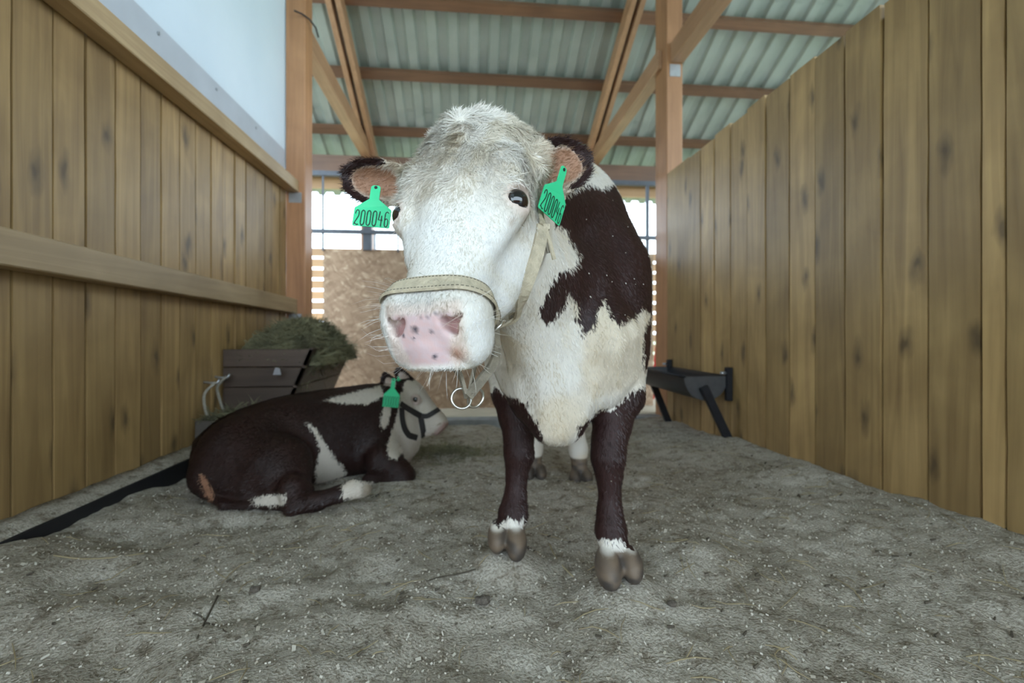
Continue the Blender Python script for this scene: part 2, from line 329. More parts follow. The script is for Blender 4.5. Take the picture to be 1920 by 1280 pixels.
def plank_mesh(w, t, h, n=10, jag=0.003):
    """board with slightly wavy waney edges, local x = thickness, y = width, z = height"""
    vs, fs = [], []; ph = random.random() * 9; a1 = jag * random.uniform(.3, 1.6); a2 = jag * random.uniform(.3, 1.6)
    for i in range(n + 1):
        z = h * i / n; e0 = a1 * math.sin(ph + i * 1.3) + random.uniform(-jag, jag) * .4; e1 = a2 * math.sin(ph * 2 + i * 1.1) + random.uniform(-jag, jag) * .4
        y0 = -w / 2 + 0.003 + abs(e0); y1 = w / 2 - 0.003 - abs(e1)
        vs += [(-t / 2, y0, z), (t / 2, y0, z), (t / 2, y1, z), (-t / 2, y1, z)]
    for i in range(n):
        a = i * 4; b = a + 4
        for j in range(4): fs.append((a + j, a + (j + 1) % 4, b + (j + 1) % 4, b + j))
    fs += [(3, 2, 1, 0), (n * 4, n * 4 + 1, n * 4 + 2, n * 4 + 3)]
    return mesh_np('plank', vs, fs)
def plank_wall(name, X, side, edges_px, z0, z1, near_to, jit):
    ys = [wall_y(p, X) for p in edges_px]
    ys = sorted(ys)
    while ys[0] > near_to: ys.insert(0, ys[0] - random.uniform(0.15, 0.185))
    back = MB().box((min(X + side * 0.028, X + side * 0.05), ys[0], z0), (max(X + side * 0.028, X + side * 0.05), ys[-1], z1 - 0.05)).build(name, M['backing'], None, (X, ys[0], 0)); tag(back, kind='structure')
    for a, b in zip(ys[:-1], ys[1:]):
        h = z1 - z0 + random.uniform(-jit, jit)
        me = plank_mesh(b - a, 0.026, h)
        o = link('plank', me, M['plank'], back)
        o.location = Vector((X + side * (0.013 + random.uniform(0, 0.006)), (a + b) / 2, z0)) - Vector((X, ys[0], 0))
        o.rotation_euler = (random.uniform(-.002, .002), 0, random.uniform(-.012, .012))
    return back, ys
wl, ysl = plank_wall('wall_left', XL, -1, [22, 101, 162, 217, 265, 304, 339, 369, 397, 419, 441, 461, 481, 497, 512, 525, 537], 0.0, 1.76, -0.3, 0.0)
wr, ysr = plank_wall('wall_right', XR, 1, [1250, 1290, 1313, 1338, 1368, 1399, 1434, 1478, 1526, 1583, 1652, 1738, 1838, 1885], -0.12, 1.92, -0.3, 0.012)
YP = 3.51
# rails on the left wall, sill with its black edge
t1 = MB().beam((XL + 0.045, -0.3, 1.735), (XL + 0.045, YP, 1.72), 0.09, 0.085).build('trim_1', M['rail'], None, (XL, 1.5, 1.7), bevel=0.004); tag(t1, 'weathered top rail on left plank wall', kind='structure')
t2 = MB().beam((XL + 0.04, -0.3, 0.90), (XL + 0.04, YP, 0.832), 0.08, 0.105).build('trim_2', M['rail'], None, (XL, 1.5, 0.87), bevel=0.004); tag(t2, 'weathered middle rail on left plank wall', kind='structure')
bs = MB().box((XL, -0.3, -0.2), (XL + 0.085, YP, 0.062)).build('baseboard_left', M['rubber'], None, (XL, 1.5, 0), bevel=0.003); tag(bs, kind='structure')
vs = []; fs = []; nn = 160                      # sawdust lying on the sill
ysd = np.linspace(-0.3, 2.75, nn)
for i, y in enumerate(ysd):
    a = 0.006 * vnoise(y * 9, 3.0, 5); top = 0.068 + 0.012 * float(vnoise(y * 7, 1.0, 6)) + 0.006 * float(vnoise(y * 31, 1.0, 6))
    vs += [(XL, y, 0.06), (XL, y, top + 0.018), (XL + 0.045, y, top + 0.008), (XL + 0.078 + float(a), y, 0.0625)]
for i in range(nn - 1):
    for j in range(3): fs.append((i * 4 + j, i * 4 + j + 1, i * 4 + 5 + j, i * 4 + 4 + j))
tag(link('sawdust_drift', mesh_np('sawdust_drift', vs, fs), M['bedding'], smooth=True), 'thin drift of sawdust lying on the black sill along left wall', 'sawdust', kind='stuff')
def rz(Y): return 3.73 + (4.17 - Y) * 0.524            # underside of rafters
# white translucent sheet above the left planks
pn = empty('translucent_panel', (XL, 1.5, 1.77))
MB().add([(XL - dx, y, z) for dx in (.022, .012) for (y, z) in ((-2.2, 1.76), (YP + .06, 1.76), (YP + .06, rz(YP) - .05), (-.2, rz(-.2) - .05), (-2.2, rz(-.2) - 1.1))], [(4, 3, 2, 1, 0), (5, 6, 7, 8, 9)] + [(i, (i + 1) % 5, 5 + (i + 1) % 5, 5 + i) for i in range(5)]).build('sheet', M['panel'], pn, (XL, 1.5, 2.4))
MB().box((XL - 0.012, -0.3, 1.765), (XL - 0.009, YP, 1.985)).build('flashing', simple('grey_white_flashing', (.50, .53, .57), .5, 0, .06, 5), pn, (XL, 1.5, 1.82))
for y in np.arange(0.75, 3.5, 0.46):
    MB().tube([(XL - 0.009, y, 1.945), (XL - 0.003, y, 1.945)], 0.008, 8).build('screw', M['zinc'], pn, (XL - 0.006, y, 1.945))
tag(pn, 'white translucent sheet above the left plank wall with screws along its lower strip', 'panel')
# posts
def post(a, b, label, extra=None):
    c = Vector(((a[0] + b[0]) / 2, (a[1] + b[1]) / 2, a[2])); p = empty('timber_post', c)
    MB().box(a, b).build('shaft', M['post'], p, c, bevel=0.006)
    tag(p, label, 'post'); return p
pl = post((XL - 0.005, YP, -0.2), (-1.215, YP + 0.16, 3.75), 'red-brown timber post at the end of the wall with two rails')
MB().box((XL + 0.02, YP - 0.003, 1.60), (XL + 0.11, YP, 1.675)).build('bracket', M['zinc'], pl, (XL + .06, YP, 1.63))
MB().box((XL + 0.02, YP - 0.003, 0.70), (XL + 0.11, YP, 0.775)).build('bracket', M['zinc'], pl, (XL + .06, YP, 0.73))
MB().tube([W(552, 20, 3.3), W(566, 26, 3.36), W(580, 36, 3.41), W(592, 52, 3.47), W(597, 70, 3.52)], 0.006, 8).build('cable', M['steel'], pl, W(580, 36, 3.4), True)
pr = post((XR + 0.005, YP + 0.07, -0.2), (XR + 0.14, YP + 0.30, 3.75), 'red-brown timber post at the far end of the rail-less plank wall')
MB().box((XR + 0.03, YP + 0.066, 2.73), (XR + 0.12, YP + 0.072, 2.83)).build('bracket', M['zinc'], pr, (XR + .07, YP + .07, 2.78))
# tie beams
ce = empty('ceiling', (0, 3, 3)); tag(ce, kind='structure')
for x in (-1.28, XR + 0.02):
    MB().beam((x, YP + 0.16, 2.92), (x, 5.9, 2.90), 0.11, 0.16).build('tie_beam', M['beam_y'], ce, (x, 4.7, 2.9), bevel=0.005)
MB().beam((XR + 0.09, -0.6, 2.95), (XR + 0.09, YP + 0.07, 2.92), 0.11, 0.16).build('tie_beam', M['beam_y'], ce, (XR + .09, 1.5, 2.92), bevel=0.005)
MB().beam((-1.37, -0.6, 3.42), (-1.37, YP + 0.05, 3.42), 0.1, 0.16).build('tie_beam', M['beam_y'], ce, (-1.37, 1.5, 3.4), bevel=0.005)
for x in (-1.24, 1.58, 4.4):
    for dx in (-0.045, 0.045):
        MB().beam((x + dx, -0.2, rz(-0.2) + .075), (x + dx, 6.3, rz(6.3) + .075), 0.05, 0.15).build('rafter', M['beam_y'], ce, (x + dx, 3, rz(3)))
Yp = 5.72 - 0.65 * np.arange(0, 10)
for y in list(Yp) + [6.3]:
    z = rz(y) + 0.15 / math.cos(0.48) + 0.03
    MB().beam((-3.22, y, z), (7.2, y, z), 0.10, 0.06, (0, 0.46, 0.88)).build('purlin', M['beam_x'], ce, (0, y, z))
pitch = 0.215; hgt = 0.042                              # trapezoid sheets, ribs down the slope
prof = [(0, 0), (0.085, 0), (0.107, hgt), (0.193, hgt)]
rows = [(6.75, 5.55), (5.80, 4.25), (4.45, 2.9), (3.1, 1.5), (1.7, -0.25), (-0.25, -2.4), (-2.3, -4.6)]       # the last two: far side of the ridge, unseen, added to block overhead light
for ri, (ya, yb) in enumerate(rows):
    vs, fs = [], []; pts = [(kx * pitch + px, pz) for kx in range(7) for (px, pz) in prof] + [(7 * pitch, 0), (7 * pitch + 0.05, 0)]
    for y in (ya, yb):
        zz = rz(y if y >= -0.25 else -0.5 - y) + 0.15 / math.cos(0.48) + 0.066 + (0.006 * ri)
        for (px, pz) in pts: vs.append((px, y - 3, zz + pz - 3))
    n = len(pts)
    for i in range(n - 1): fs.append((i, i + 1, n + i + 1, n + i))
    me = mesh_np('roof_sheet', vs, fs); me.materials.append(M['sheet'])
    for q in range(7):
        o = bpy.data.objects.new('roof_sheet', me); COL.objects.link(o); o.parent = ce; o.location = (-3.22 + q * 7 * pitch, 0, 0.0015 * (q % 2))
# back wall of the barn: header, slats with gaps
wb = MB().beam((-6, 5.9, 2.73), (7, 5.9, 2.73), 0.12, 0.24).build('wall_back', M['beam_x'], None, (0, 5.9, 2.7)); tag(wb, kind='structure')
MB().beam((-6, 6.05, 2.56), (7, 6.05, 2.56), 0.05, 0.14).build('header_board', M['slat'], wb, (0, 6.05, 2.56))
for x in (-4.0, -1.28, 1.75, 4.4):
    MB().box((x - .07, 5.84, -0.2), (x + .07, 5.98, 2.61)).build('stud', M['post'], wb, (x, 5.9, 0))
for i in range(13):
    z = -0.03 + i * 0.137
    MB().box((-6, 5.98, z), (7, 6.005, z + 0.099)).build('slat', M['slat'], wb, (0, 6, z))
wf = MB().box((XL - .1, -2.28, -0.2), (XR + .2, -2.20, 0.85)).build('light_blocker_front', M['post'], None, (0, -2.2, 0)); tag(wf, kind='structure')  # low wall added behind the camera, unseen, to hold back front light
# curb and cream sill under the gate
cb = MB().box((XL + 0.1, 3.68, -0.2), (XR + 0.3, 3.80, -0.062)).build('concrete_curb', M['concrete'], None, (0.1, 3.74, -0.2), bevel=0.006); tag(cb, 'low grey concrete curb along the back edge of the bedding', 'curb')
cs = MB().box((-2.0, 3.80, -0.2), (2.6, 4.9, -0.055)).build('sill_slab', M['cream'], None, (0.1, 4.2, -0.2), bevel=0.006); tag(cs, 'cream slab behind the concrete curb beneath the gate', 'slab')

# gate with bars above and OSB below
YG = 4.17
def gx(px): return YG * math.tan(math.atan((px - 960) / F) + YAW)
g = empty('barred_gate', (0.2, YG, -0.055))
gl, gR = gx(580), gx(1238)
MB().box((gx(607), YG - 0.009, -0.05), (gx(1224), YG + 0.009, 1.375)).build('osb_panel', M['osb'], g, (0.2, YG, 0.6))
MB().box((gl, YG - .04, 2.02), (gR, YG, 2.06)).build('top_rail', M['bar'], g, (0.2, YG, 2.04))
MB().box((gl - 0.02, YG - .05, 1.512), (gR + .06, YG - .015, 1.545)).build('middle_rail', M['bar'], g, (0.2, YG, 1.53))
for px, w in ((607, .012), (690, .075), (747, .012), (815, .012), (885, .012), (960, .075), (1035, .012), (1105, .012), (1148, .03), (1212, .026)):
    x = gx(px); MB().box((x - w / 2, YG - .035, 1.37 if w > .05 else 1.36), (x + w / 2, YG - .008, 2.03)).build('bar', M['bar'], g, (x, YG, 1.7))
MB().box((gx(702) , YG - .03, 1.375), (gx(706), YG - .01, 1.53)).build('latch_bar', M['zinc'], g, (gx(704), YG, 1.45))
for x in (gl - 0.01, gR + 0.03): MB().box((x - .02, YG - .03, -0.05), (x + .02, YG + .01, 2.05)).build('gate_stile', M['bar'], g, (x, YG, 1))
tag(g, 'gate of dark metal bars above a large OSB board', 'gate')
#SETTING_END
# ================================================================== ANIMALS: implicit-surface sculpting
class Field:
    def __init__(s, xs, ys, zs):
        s.ax = [np.asarray(a, np.float32) for a in (xs, ys, zs)]
        s.V = np.full([len(a) for a in s.ax], 1.0, np.float32)
    def sub(s, lo, hi):
        sl = []
        for a, l, h in zip(s.ax, lo, hi):
            i0 = max(0, int(np.searchsorted(a, l)) - 1); i1 = min(len(a), int(np.searchsorted(a, h)) + 1); sl.append(slice(i0, max(i1, i0 + 1)))
        g = np.meshgrid(*[a[q] for a, q in zip(s.ax, sl)], indexing='ij'); return tuple(sl), np.stack(g, -1)
    def union(s, lo, hi, fn, k):
        m = k + 0.03; sl, P = s.sub(np.asarray(lo) - m, np.asarray(hi) + m); d = fn(P).astype(np.float32); v = s.V[sl]
        if k > 0:
            h = np.clip(0.5 + 0.5 * (v - d) / k, 0, 1); s.V[sl] = v * (1 - h) + d * h - k * h * (1 - h)
        else: s.V[sl] = np.minimum(v, d)
    def cut(s, lo, hi, fn, k):
        m = k + 0.02; sl, P = s.sub(np.asarray(lo) - m, np.asarray(hi) + m); d = -fn(P).astype(np.float32); v = s.V[sl]
        h = np.clip(0.5 + 0.5 * (d - v) / max(k, 1e-5), 0, 1); s.V[sl] = v * (1 - h) + d * h + k * h * (1 - h)
    def cone(s, a, b, ra, rb, k=0.03, squash=None):
        a = np.asarray(a, float); b = np.asarray(b, float); r = max(ra, rb)
        def fn(P):
            ab = b - a; t = np.clip(((P - a) @ ab) / max(1e-9, ab @ ab), 0, 1); q = P - a - t[..., None] * ab
            if squash is not None:
                ax, f = squash; ax = np.asarray(ax, float); ax = ax / np.linalg.norm(ax); c = q @ ax; q = q + (c * (f - 1))[..., None] * ax
            return np.linalg.norm(q, axis=-1) - (ra + (rb - ra) * t)
        s.union(np.minimum(a, b) - r, np.maximum(a, b) + r, fn, k)
    def chain(s, pts, k=0.02, squash=None):
        for (p, r), (q, r2) in zip(pts[:-1], pts[1:]): s.cone(p, q, r, r2, k, squash)
    def ell(s, c, R, rad, k=0.02, cut=False):
        c = np.asarray(c, float); R = np.asarray(R, float); rad = np.asarray(rad, float); m = rad.max()
        def fn(P):
            q = ((P - c) @ R.T) / rad; n = np.linalg.norm(q, axis=-1); g = np.linalg.norm(q / rad, axis=-1) + 1e-6
            return n * (n - 1) / g
        (s.cut if cut else s.union)(c - m, c + m, fn, k)
    def loft(s, org, R, secs, k, lo, hi, e=2.3):
        """R rows: side, along, up.  secs: t, centre, half width, low, high"""
        T = np.array(secs, float); org = np.asarray(org, float); R = np.asarray(R, float)
        def interp(t, col):      # smooth cubic through the table
            x = T[:, 0]; y = T[:, col]; m = np.gradient(y, x); i = np.clip(np.searchsorted(x, t) - 1, 0, len(x) - 2)
            h = x[i + 1] - x[i]; u = np.clip((t - x[i]) / h, 0, 1)
            return ((1 + 2 * u) * (1 - u) ** 2) * y[i] + u * (1 - u) ** 2 * h * m[i] + u * u * (3 - 2 * u) * y[i + 1] + u * u * (u - 1) * h * m[i + 1]
        def fn(P):
            q = (P - org) @ R.T; t = q[..., 1]; tc = np.clip(t, T[0, 0], T[-1, 0])
            tt = np.linspace(T[0, 0], T[-1, 0], 400); tab = [np.interp(tc, tt, interp(tt, c)) for c in (1, 2, 3, 4)]
            cx, hw, zl, zh = tab; hw = np.maximum(hw, 0.01); hz = np.maximum((zh - zl) / 2, 0.01); cz = (zh + zl) / 2
            a = np.abs((q[..., 0] - cx) / hw); b = np.abs((q[..., 2] - cz) / hz); n = (a ** e + b ** e) ** (1 / e)
            d = (n - 1) * np.minimum(hw, hz); ov = np.abs(t - tc)
            return np.where(ov > 0, np.sqrt(np.maximum(d, 0) ** 2 + ov ** 2) + np.minimum(d, 0) * (ov < 1e-9), d)
        s.union(lo, hi, fn, k)
    def mesh(s):
        V = s.V; S = V < 0; nx, ny, nz = V.shape
        cnt = np.zeros((nx - 1, ny - 1, nz - 1), np.int8)
        cor = [(a, b, c) for a in (0, 1) for b in (0, 1) for c in (0, 1)]
        for a, b, c in cor: cnt += S[a:nx - 1 + a, b:ny - 1 + b, c:nz - 1 + c]
        act = (cnt > 0) & (cnt < 8); I = np.argwhere(act); ids = np.full(act.shape, -1, np.int64); ids[act] = np.arange(len(I))
        pos = np.zeros((len(I), 3)); num = np.zeros(len(I))
        for a in cor:
            for d in range(3):
                if a[d] == 0:
                    b = list(a); b[d] = 1
                    v0 = V[I[:, 0] + a[0], I[:, 1] + a[1], I[:, 2] + a[2]].astype(float); v1 = V[I[:, 0] + b[0], I[:, 1] + b[1], I[:, 2] + b[2]].astype(float)
                    mk = (v0 < 0) != (v1 < 0); t = np.where(mk, v0 / np.where(mk, v0 - v1, 1), 0)
                    p = np.tile(np.array(a, float), (len(I), 1)); p[:, d] = t; pos[mk] += p[mk]; num[mk] += 1
        pos = I + pos / num[:, None]
        out = np.stack([np.interp(pos[:, d], np.arange(len(s.ax[d])), s.ax[d]) for d in range(3)], -1)
        Fc = []
        for d in range(3):
            e1, e2 = (d + 1) % 3, (d + 2) % 3; A = [slice(None)] * 3; B = [slice(None)] * 3; A[d] = slice(0, -1); B[d] = slice(1, None)
            df = S[tuple(A)] != S[tuple(B)]; E = np.argwhere(df); ok = (E[:, e1] > 0) & (E[:, e2] > 0) & (E[:, e1] < V.shape[e1] - 1) & (E[:, e2] < V.shape[e2] - 1); E = E[ok]
            st = S[E[:, 0], E[:, 1], E[:, 2]]; q = []
            for o1, o2 in ((-1, -1), (0, -1), (0, 0), (-1, 0)):
                c = E.copy(); c[:, e1] += o1; c[:, e2] += o2; q.append(ids[c[:, 0], c[:, 1], c[:, 2]])
            q = np.stack(q, -1); q[~st] = q[~st][:, ::-1]; Fc.append(q)
        return out, np.concatenate(Fc)
def relax(v, f, it=2, lam=0.5):
    e = np.concatenate([f[:, [0, 1]], f[:, [1, 2]], f[:, [2, 3]], f[:, [3, 0]]])
    for _ in range(it):
        for l in (lam, -lam * 1.04):
            a = np.zeros_like(v); n = np.zeros(len(v)); np.add.at(a, e[:, 0], v[e[:, 1]]); np.add.at(a, e[:, 1], v[e[:, 0]]); np.add.at(n, e[:, 0], 1); np.add.at(n, e[:, 1], 1)
            v = v + l * (a / n[:, None] - v)
    return v
def biggest(v, f):
    """keep the main connected surface"""
    lab = np.arange(len(v))
    while True:
        m = lab[f].min(1); new = lab.copy()
        for c in range(4): np.minimum.at(new, f[:, c], m)
        new = new[new]
        if (new == lab).all(): break
        lab = new
    u, c = np.unique(lab, return_counts=True); main = u[c.argmax()]; keep = lab == main; re = np.cumsum(keep) - 1
    return v[keep], re[f[keep[f[:, 0]]]]
def vnormals(v, f):
    n = np.cross(v[f[:, 2]] - v[f[:, 0]], v[f[:, 3]] - v[f[:, 1]]); o = np.zeros_like(v)
    for c in range(4): np.add.at(o, f[:, c], n)
    return o / (np.linalg.norm(o, axis=1, keepdims=True) + 1e-12)
def pix(v): return np.stack([960 + v[:, 0] / v[:, 1] * F, HOR - (v[:, 2] - HC) / v[:, 1] * F], -1)
def poly_sd(p, poly):
    """signed distance, positive inside"""
    poly = np.asarray(poly, float); d = np.full(len(p), 1e9); ins = np.zeros(len(p), bool)
    for a, b in zip(poly, np.roll(poly, -1, 0)):
        ab = b - a; t = np.clip(((p - a) @ ab) / (ab @ ab + 1e-9), 0, 1); d = np.minimum(d, np.linalg.norm(p - a - t[:, None] * ab, axis=1))
        c = ((a[1] > p[:, 1]) != (b[1] > p[:, 1])) & (p[:, 0] < (b[0] - a[0]) * (p[:, 1] - a[1]) / (b[1] - a[1] + 1e-12) + a[0]); ins ^= c
    return np.where(ins, d, -d)
def animal_mesh(name, v, f, base, brown, skin, mat, parent, root_c):
    w = c2w(v) - np.asarray(root_c); me = mesh_np(name, w, f)
    a = me.attributes.new('base', 'FLOAT_COLOR', 'POINT'); a.data.foreach_set('color', np.column_stack([base, np.ones(len(base))]).astype(np.float32).ravel())
    a = me.attributes.new('brown', 'FLOAT', 'POINT'); a.data.foreach_set('value', brown.astype(np.float32))
    a = me.attributes.new('smooth_skin', 'FLOAT', 'POINT'); a.data.foreach_set('value', skin.astype(np.float32))
    return link(name, me, mat, parent, None, True)
def lerp(base, col, t): return base * (1 - t[:, None]) + np.asarray(col)[None] * t[:, None]
def strands(name, P, Nn, D, length, width, cols, parent, root_c, curl=0.0, lift=0.25):
    """fine tapered hairs, three points each, lying along D"""
    n = len(P); D = D - (D * Nn).sum(1, keepdims=True) * Nn; D = D / (np.linalg.norm(D, axis=1, keepdims=True) + 1e-9)
    B = np.cross(Nn, D); ln = length[:, None]; c = (rng.uniform(-1, 1, (n, 1)) * curl)
    p0 = P - Nn * 0.001; p1 = P + D * ln * 0.5 + Nn * ln * lift * 0.7 + B * c * ln * 0.35; p2 = P + D * ln * (1 - abs(c) * .3) + Nn * ln * lift * (1 + rng.uniform(-.5, .5, (n, 1))) + B * c * ln
    w = (B * width[:, None] + Nn * (width * 0.3)[:, None]) / 2
    v = np.stack([p0 - w, p0 + w, p1 - w * .8, p1 + w * .8, p2], 1).reshape(-1, 3); i = np.arange(n)[:, None] * 5
    fa = (i + np.array([[0, 1, 3, 2]])).tolist() + (i + np.array([[2, 3, 4]])).tolist()
    me = bpy.data.meshes.new(name); me.from_pydata((c2w(v) - np.asarray(root_c)).tolist(), [], fa); me.update()
    a = me.attributes.new('base', 'FLOAT_COLOR', 'POINT'); a.data.foreach_set('color', np.column_stack([np.repeat(cols, 5, 0), np.ones(n * 5)]).astype(np.float32).ravel())
    o = link(name, me, M['hair'], parent, None, True); o['kind'] = 'stuff'; return o
def surf_sample(v, f, wt, n):
    ar = np.linalg.norm(np.cross(v[f[:, 2]] - v[f[:, 0]], v[f[:, 3]] - v[f[:, 1]]), axis=1) * wt[f].mean(1); pk = rng.choice(len(f), n, p=ar / ar.sum()); uv = rng.random((n, 2)); q = f[pk]
    wts = np.stack([(1 - uv[:, 0]) * (1 - uv[:, 1]), uv[:, 0] * (1 - uv[:, 1]), uv[:, 0] * uv[:, 1], (1 - uv[:, 0]) * uv[:, 1]], 1)
    return q, wts
def at_w(A, q, w): return (A[q] * (w[..., None] if A.ndim == 2 else w)).sum(1)

# ------------------------------------------------------------------ the cow
hd, pt = math.radians(18), math.radians(59)
fh = np.array([-math.sin(hd), -math.cos(hd), 0]); zz = np.array([0, 0, 1.0])
Sx = np.array([math.cos(hd), -math.sin(hd), 0]); Ax = math.cos(pt) * fh - math.sin(pt) * zz; Nx = math.sin(pt) * fh + math.cos(pt) * zz
rl = math.radians(3.0)                                          # slight roll of the head
Sx, Ax = math.cos(rl) * Sx - math.sin(rl) * Ax, math.cos(rl) * Ax + math.sin(rl) * Sx
HO = np.array([-0.082, 0.875, 1.050])
RH = np.stack([Sx, Ax, Nx])
def H(u, v, w): return HO + u * Sx + v * Ax + w * Nx
def axis_np(a, b, n): return np.linspace(a, b, n, endpoint=False)
fx = Field(np.concatenate([axis_np(-.36, .16, 90), axis_np(.16, .64, 56)]), np.concatenate([axis_np(.50, 1.0, 100), axis_np(1.0, 1.5, 60), axis_np(1.5, 2.66, 80)]),
           np.concatenate([axis_np(-.13, .46, 82), axis_np(.46, 1.12, 128), axis_np(1.12, 1.30, 18)]))
# trunk: y, centre x, half width, belly, back
fx.loft((0, 0, 0), np.eye(3), [(1.10, .115, .09, .42, .70), (1.18, .125, .165, .385, .90), (1.30, .14, .225, .385, 1.06), (1.45, .15, .262, .42, 1.14), (1.62, .16, .315, .45, 1.175), (1.85, .172, .385, .46, 1.17), (2.1, .19, .375, .48, 1.17), (2.32, .21, .30, .58, 1.17), (2.48, .235, .22, .70, 1.13), (2.56, .24, .13, .78, 1.05)], 0.02, (-.3, 1.0, .3), (.64, 2.62, 1.25), 2.2)
# shoulders, neck, dewlap, brisket
fx.cone((.295, 1.34, .82), (.315, 1.30, .58), .10, .08, .07); fx.cone((.0, 1.44, .80), (-.0, 1.42, .60), .11, .08, .07)
fx.cone(H(0, .07, -.13), (.13, 1.42, .98), .105, .20, .06)
fx.cone(H(0, .19, -.20), (.12, 1.28, .74), .10, .18, .06)
fx.cone((.02, 1.03, .70), (.105, 1.15, .46), .065, .085, .06); fx.cone((.115, 1.16, .50), (.125, 1.145, .392), .095, .034, .05)
fx.cone((.10, 1.10, .60), (.09, 1.11, .40), .05, .03, .04)
fx.cone((.22, 1.16, .62), (.25, 1.20, .52), .10, .07, .05)
# fore legs
legR = [(C(1158, 700, 1.30), .080), (C(1160, 742, 1.27), .066), (C(1150, 785, 1.235), .051), (C(1142, 825, 1.215), .043), (C(1140, 858, 1.20), .042), (C(1142, 892, 1.195), .031), (C(1143, 920, 1.19), .025), (C(1143, 955, 1.185), .029), (C(1145, 992, 1.175), .037), (C(1150, 1025, 1.155), .036)]
legL = [(C(960, 690, 1.42), .085), (C(962, 735, 1.39), .064), (C(968, 780, 1.365), .050), (C(972, 820, 1.345), .041), (C(973, 852, 1.335), .041), (C(969, 885, 1.33), .029), (C(968, 905, 1.325), .0255), (C(966, 932, 1.315), .030), (C(962, 962, 1.30), .039), (C(960, 985, 1.285), .036)]
fx.chain(legR, .02); fx.chain(legL, .02)
# hind legs: stifle forward, hock back, upright shank
def hind(px, py, d, hipx):
    b = C(px, py, d); x = b[0]; z = b[2]
    fx.chain([((hipx, d + .22, .86), .17), ((hipx, d + .04, .62), .12), ((x + (hipx - x) * .5, d + .14, .46), .075), ((x, d + .19, .40), .052), ((x, d + .15, .30), .036), ((x, d + .06, .14), .032), ((x, d + .03, .085), .041), ((x, d - .01, z + .055), .038)], .03)
    return b
# claws: two to each foot
def claws(c1, c2, tilt=.3):
    for c, r in (c1, c2): fx.ell(c, np.array([[1, 0, 0], [0, math.cos(tilt), math.sin(tilt)], [0, -math.sin(tilt), math.cos(tilt)]]), (r * .76, r * 1.45, r * 1.0), .004)
claws((C(1140, 1064, 1.115), .042), (C(1183, 1057, 1.125), .037)); claws((C(933, 1005, 1.26), .037), (C(968, 1017, 1.245), .039))
hb1 = hind(1001, 893, 2.16, .10); hb2 = hind(1086, 902, 2.13, .31)
for hb in (hb1, hb2): claws((hb + np.array([-.026, -.045, .032]), .036), (hb + np.array([.03, -.045, .032]), .036))
# head
hs = [(-.014, 0, .040, -.105, -.040), (.006, 0, .074, -.135, -.010), (.04, 0, .098, -.165, .012), (.10, 0, .113, -.195, .020), (.16, 0, .112, -.215, .012), (.22, 0, .102, -.222, .000), (.28, 0, .087, -.200, -.004), (.335, 0, .075, -.175, -.006), (.39, 0, .069, -.158, -.006), (.435, 0, .072, -.138, -.008), (.47, 0, .067, -.122, -.022), (.493, 0, .052, -.100, -.040)]
hl = np.stack([H(u, v, w) for u in (-.13, .13) for v in (-.03, .54) for w in (-.24, .03)])
fx.loft(HO, RH, hs, .035, hl.min(0), hl.max(0), 2.5)
for sgn in (-1, 1):
    fx.cone(H(sgn * .075, .20, -.16), H(sgn * .05, .33, -.14), .058, .040, .03)             # jaw muscle
    fx.cone(H(sgn * .086, .145, -.02), H(sgn * .094, .195, -.036), .030, .024, .025)       # brow
    fx.cone(H(sgn * .088, .24, -.055), H(sgn * .062, .31, -.045), .022, .014, .025)       # cheek ridge
    fx.cone(H(sgn * .06, .02, -.07), H(sgn * .115, .045, -.09), .05, .035, .03)            # ear root
    fx.ell(H(sgn * .046, .436, -.068), RH, (.034, .050, .050), .02)                        # side of muzzle
fx.ell(H(0, .028, -.055), RH, (.075, .050, .075), .03)                                     # poll crest
fx.cone(H(-.04, .428, -.045), H(.04, .428, -.045), .046, .046, .02)
fx.cone(H(-.046, .462, -.082), H(.046, .462, -.082), .034, .034, .018); fx.cone(H(-.025, .445, -.125), H(.025, .445, -.125), .026, .026, .015)                     # chin
EYES = []
for sgn in (-1, 1):
    e = H(sgn * .096, .213, -.046); ob = (sgn * .80 * Sx + .05 * Ax + .60 * Nx); ob /= np.linalg.norm(ob)
    fx.ell(e + ob * .006, RH, (.030, .034, .030), .018)                                    # lids
    t1_ = Ax - ob * (Ax @ ob); t1_ /= np.linalg.norm(t1_); al = math.radians(62); hv = np.cross(ob, t1_); long = sgn * hv * math.sin(al) - t1_ * math.cos(al); short = np.cross(ob, long)
    fx.ell(e + ob * .031, np.stack([long, short, ob]), (.0250, .0172, .024), .004, True)
    EYES.append((e + ob * .0125, ob))
# nostrils, mouth line
mN = (.80 * Nx + .60 * Ax); mT = (.80 * Ax - .60 * Nx)
NOSE = H(0, .468, -.038)
for sgn in (-1, 1):
    c = H(sgn * .040, .458, -.032); fx.ell(c + mN * .010, np.stack([sgn * Sx * .82 + mT * -.57, sgn * Sx * .57 + mT * .82, mN]), (.0085, .017, .022), .007, True)
    c2 = H(sgn * .052, .450, -.030); fx.ell(c2 + mN * .008, np.stack([sgn * Sx * .6 - mT * .8, sgn * Sx * .8 + mT * .6, mN]), (.014, .0055, .016), .005, True)
fx.cut(H(-.08, .54, -.12), H(.08, .44, -.06), lambda P: np.maximum(np.abs(((P - HO) @ RH.T)[..., 2] + .110 + .18 * np.abs(((P - HO) @ RH.T)[..., 0])) - .0035, -(((P - HO) @ RH.T)[..., 1] - .415)), .006)
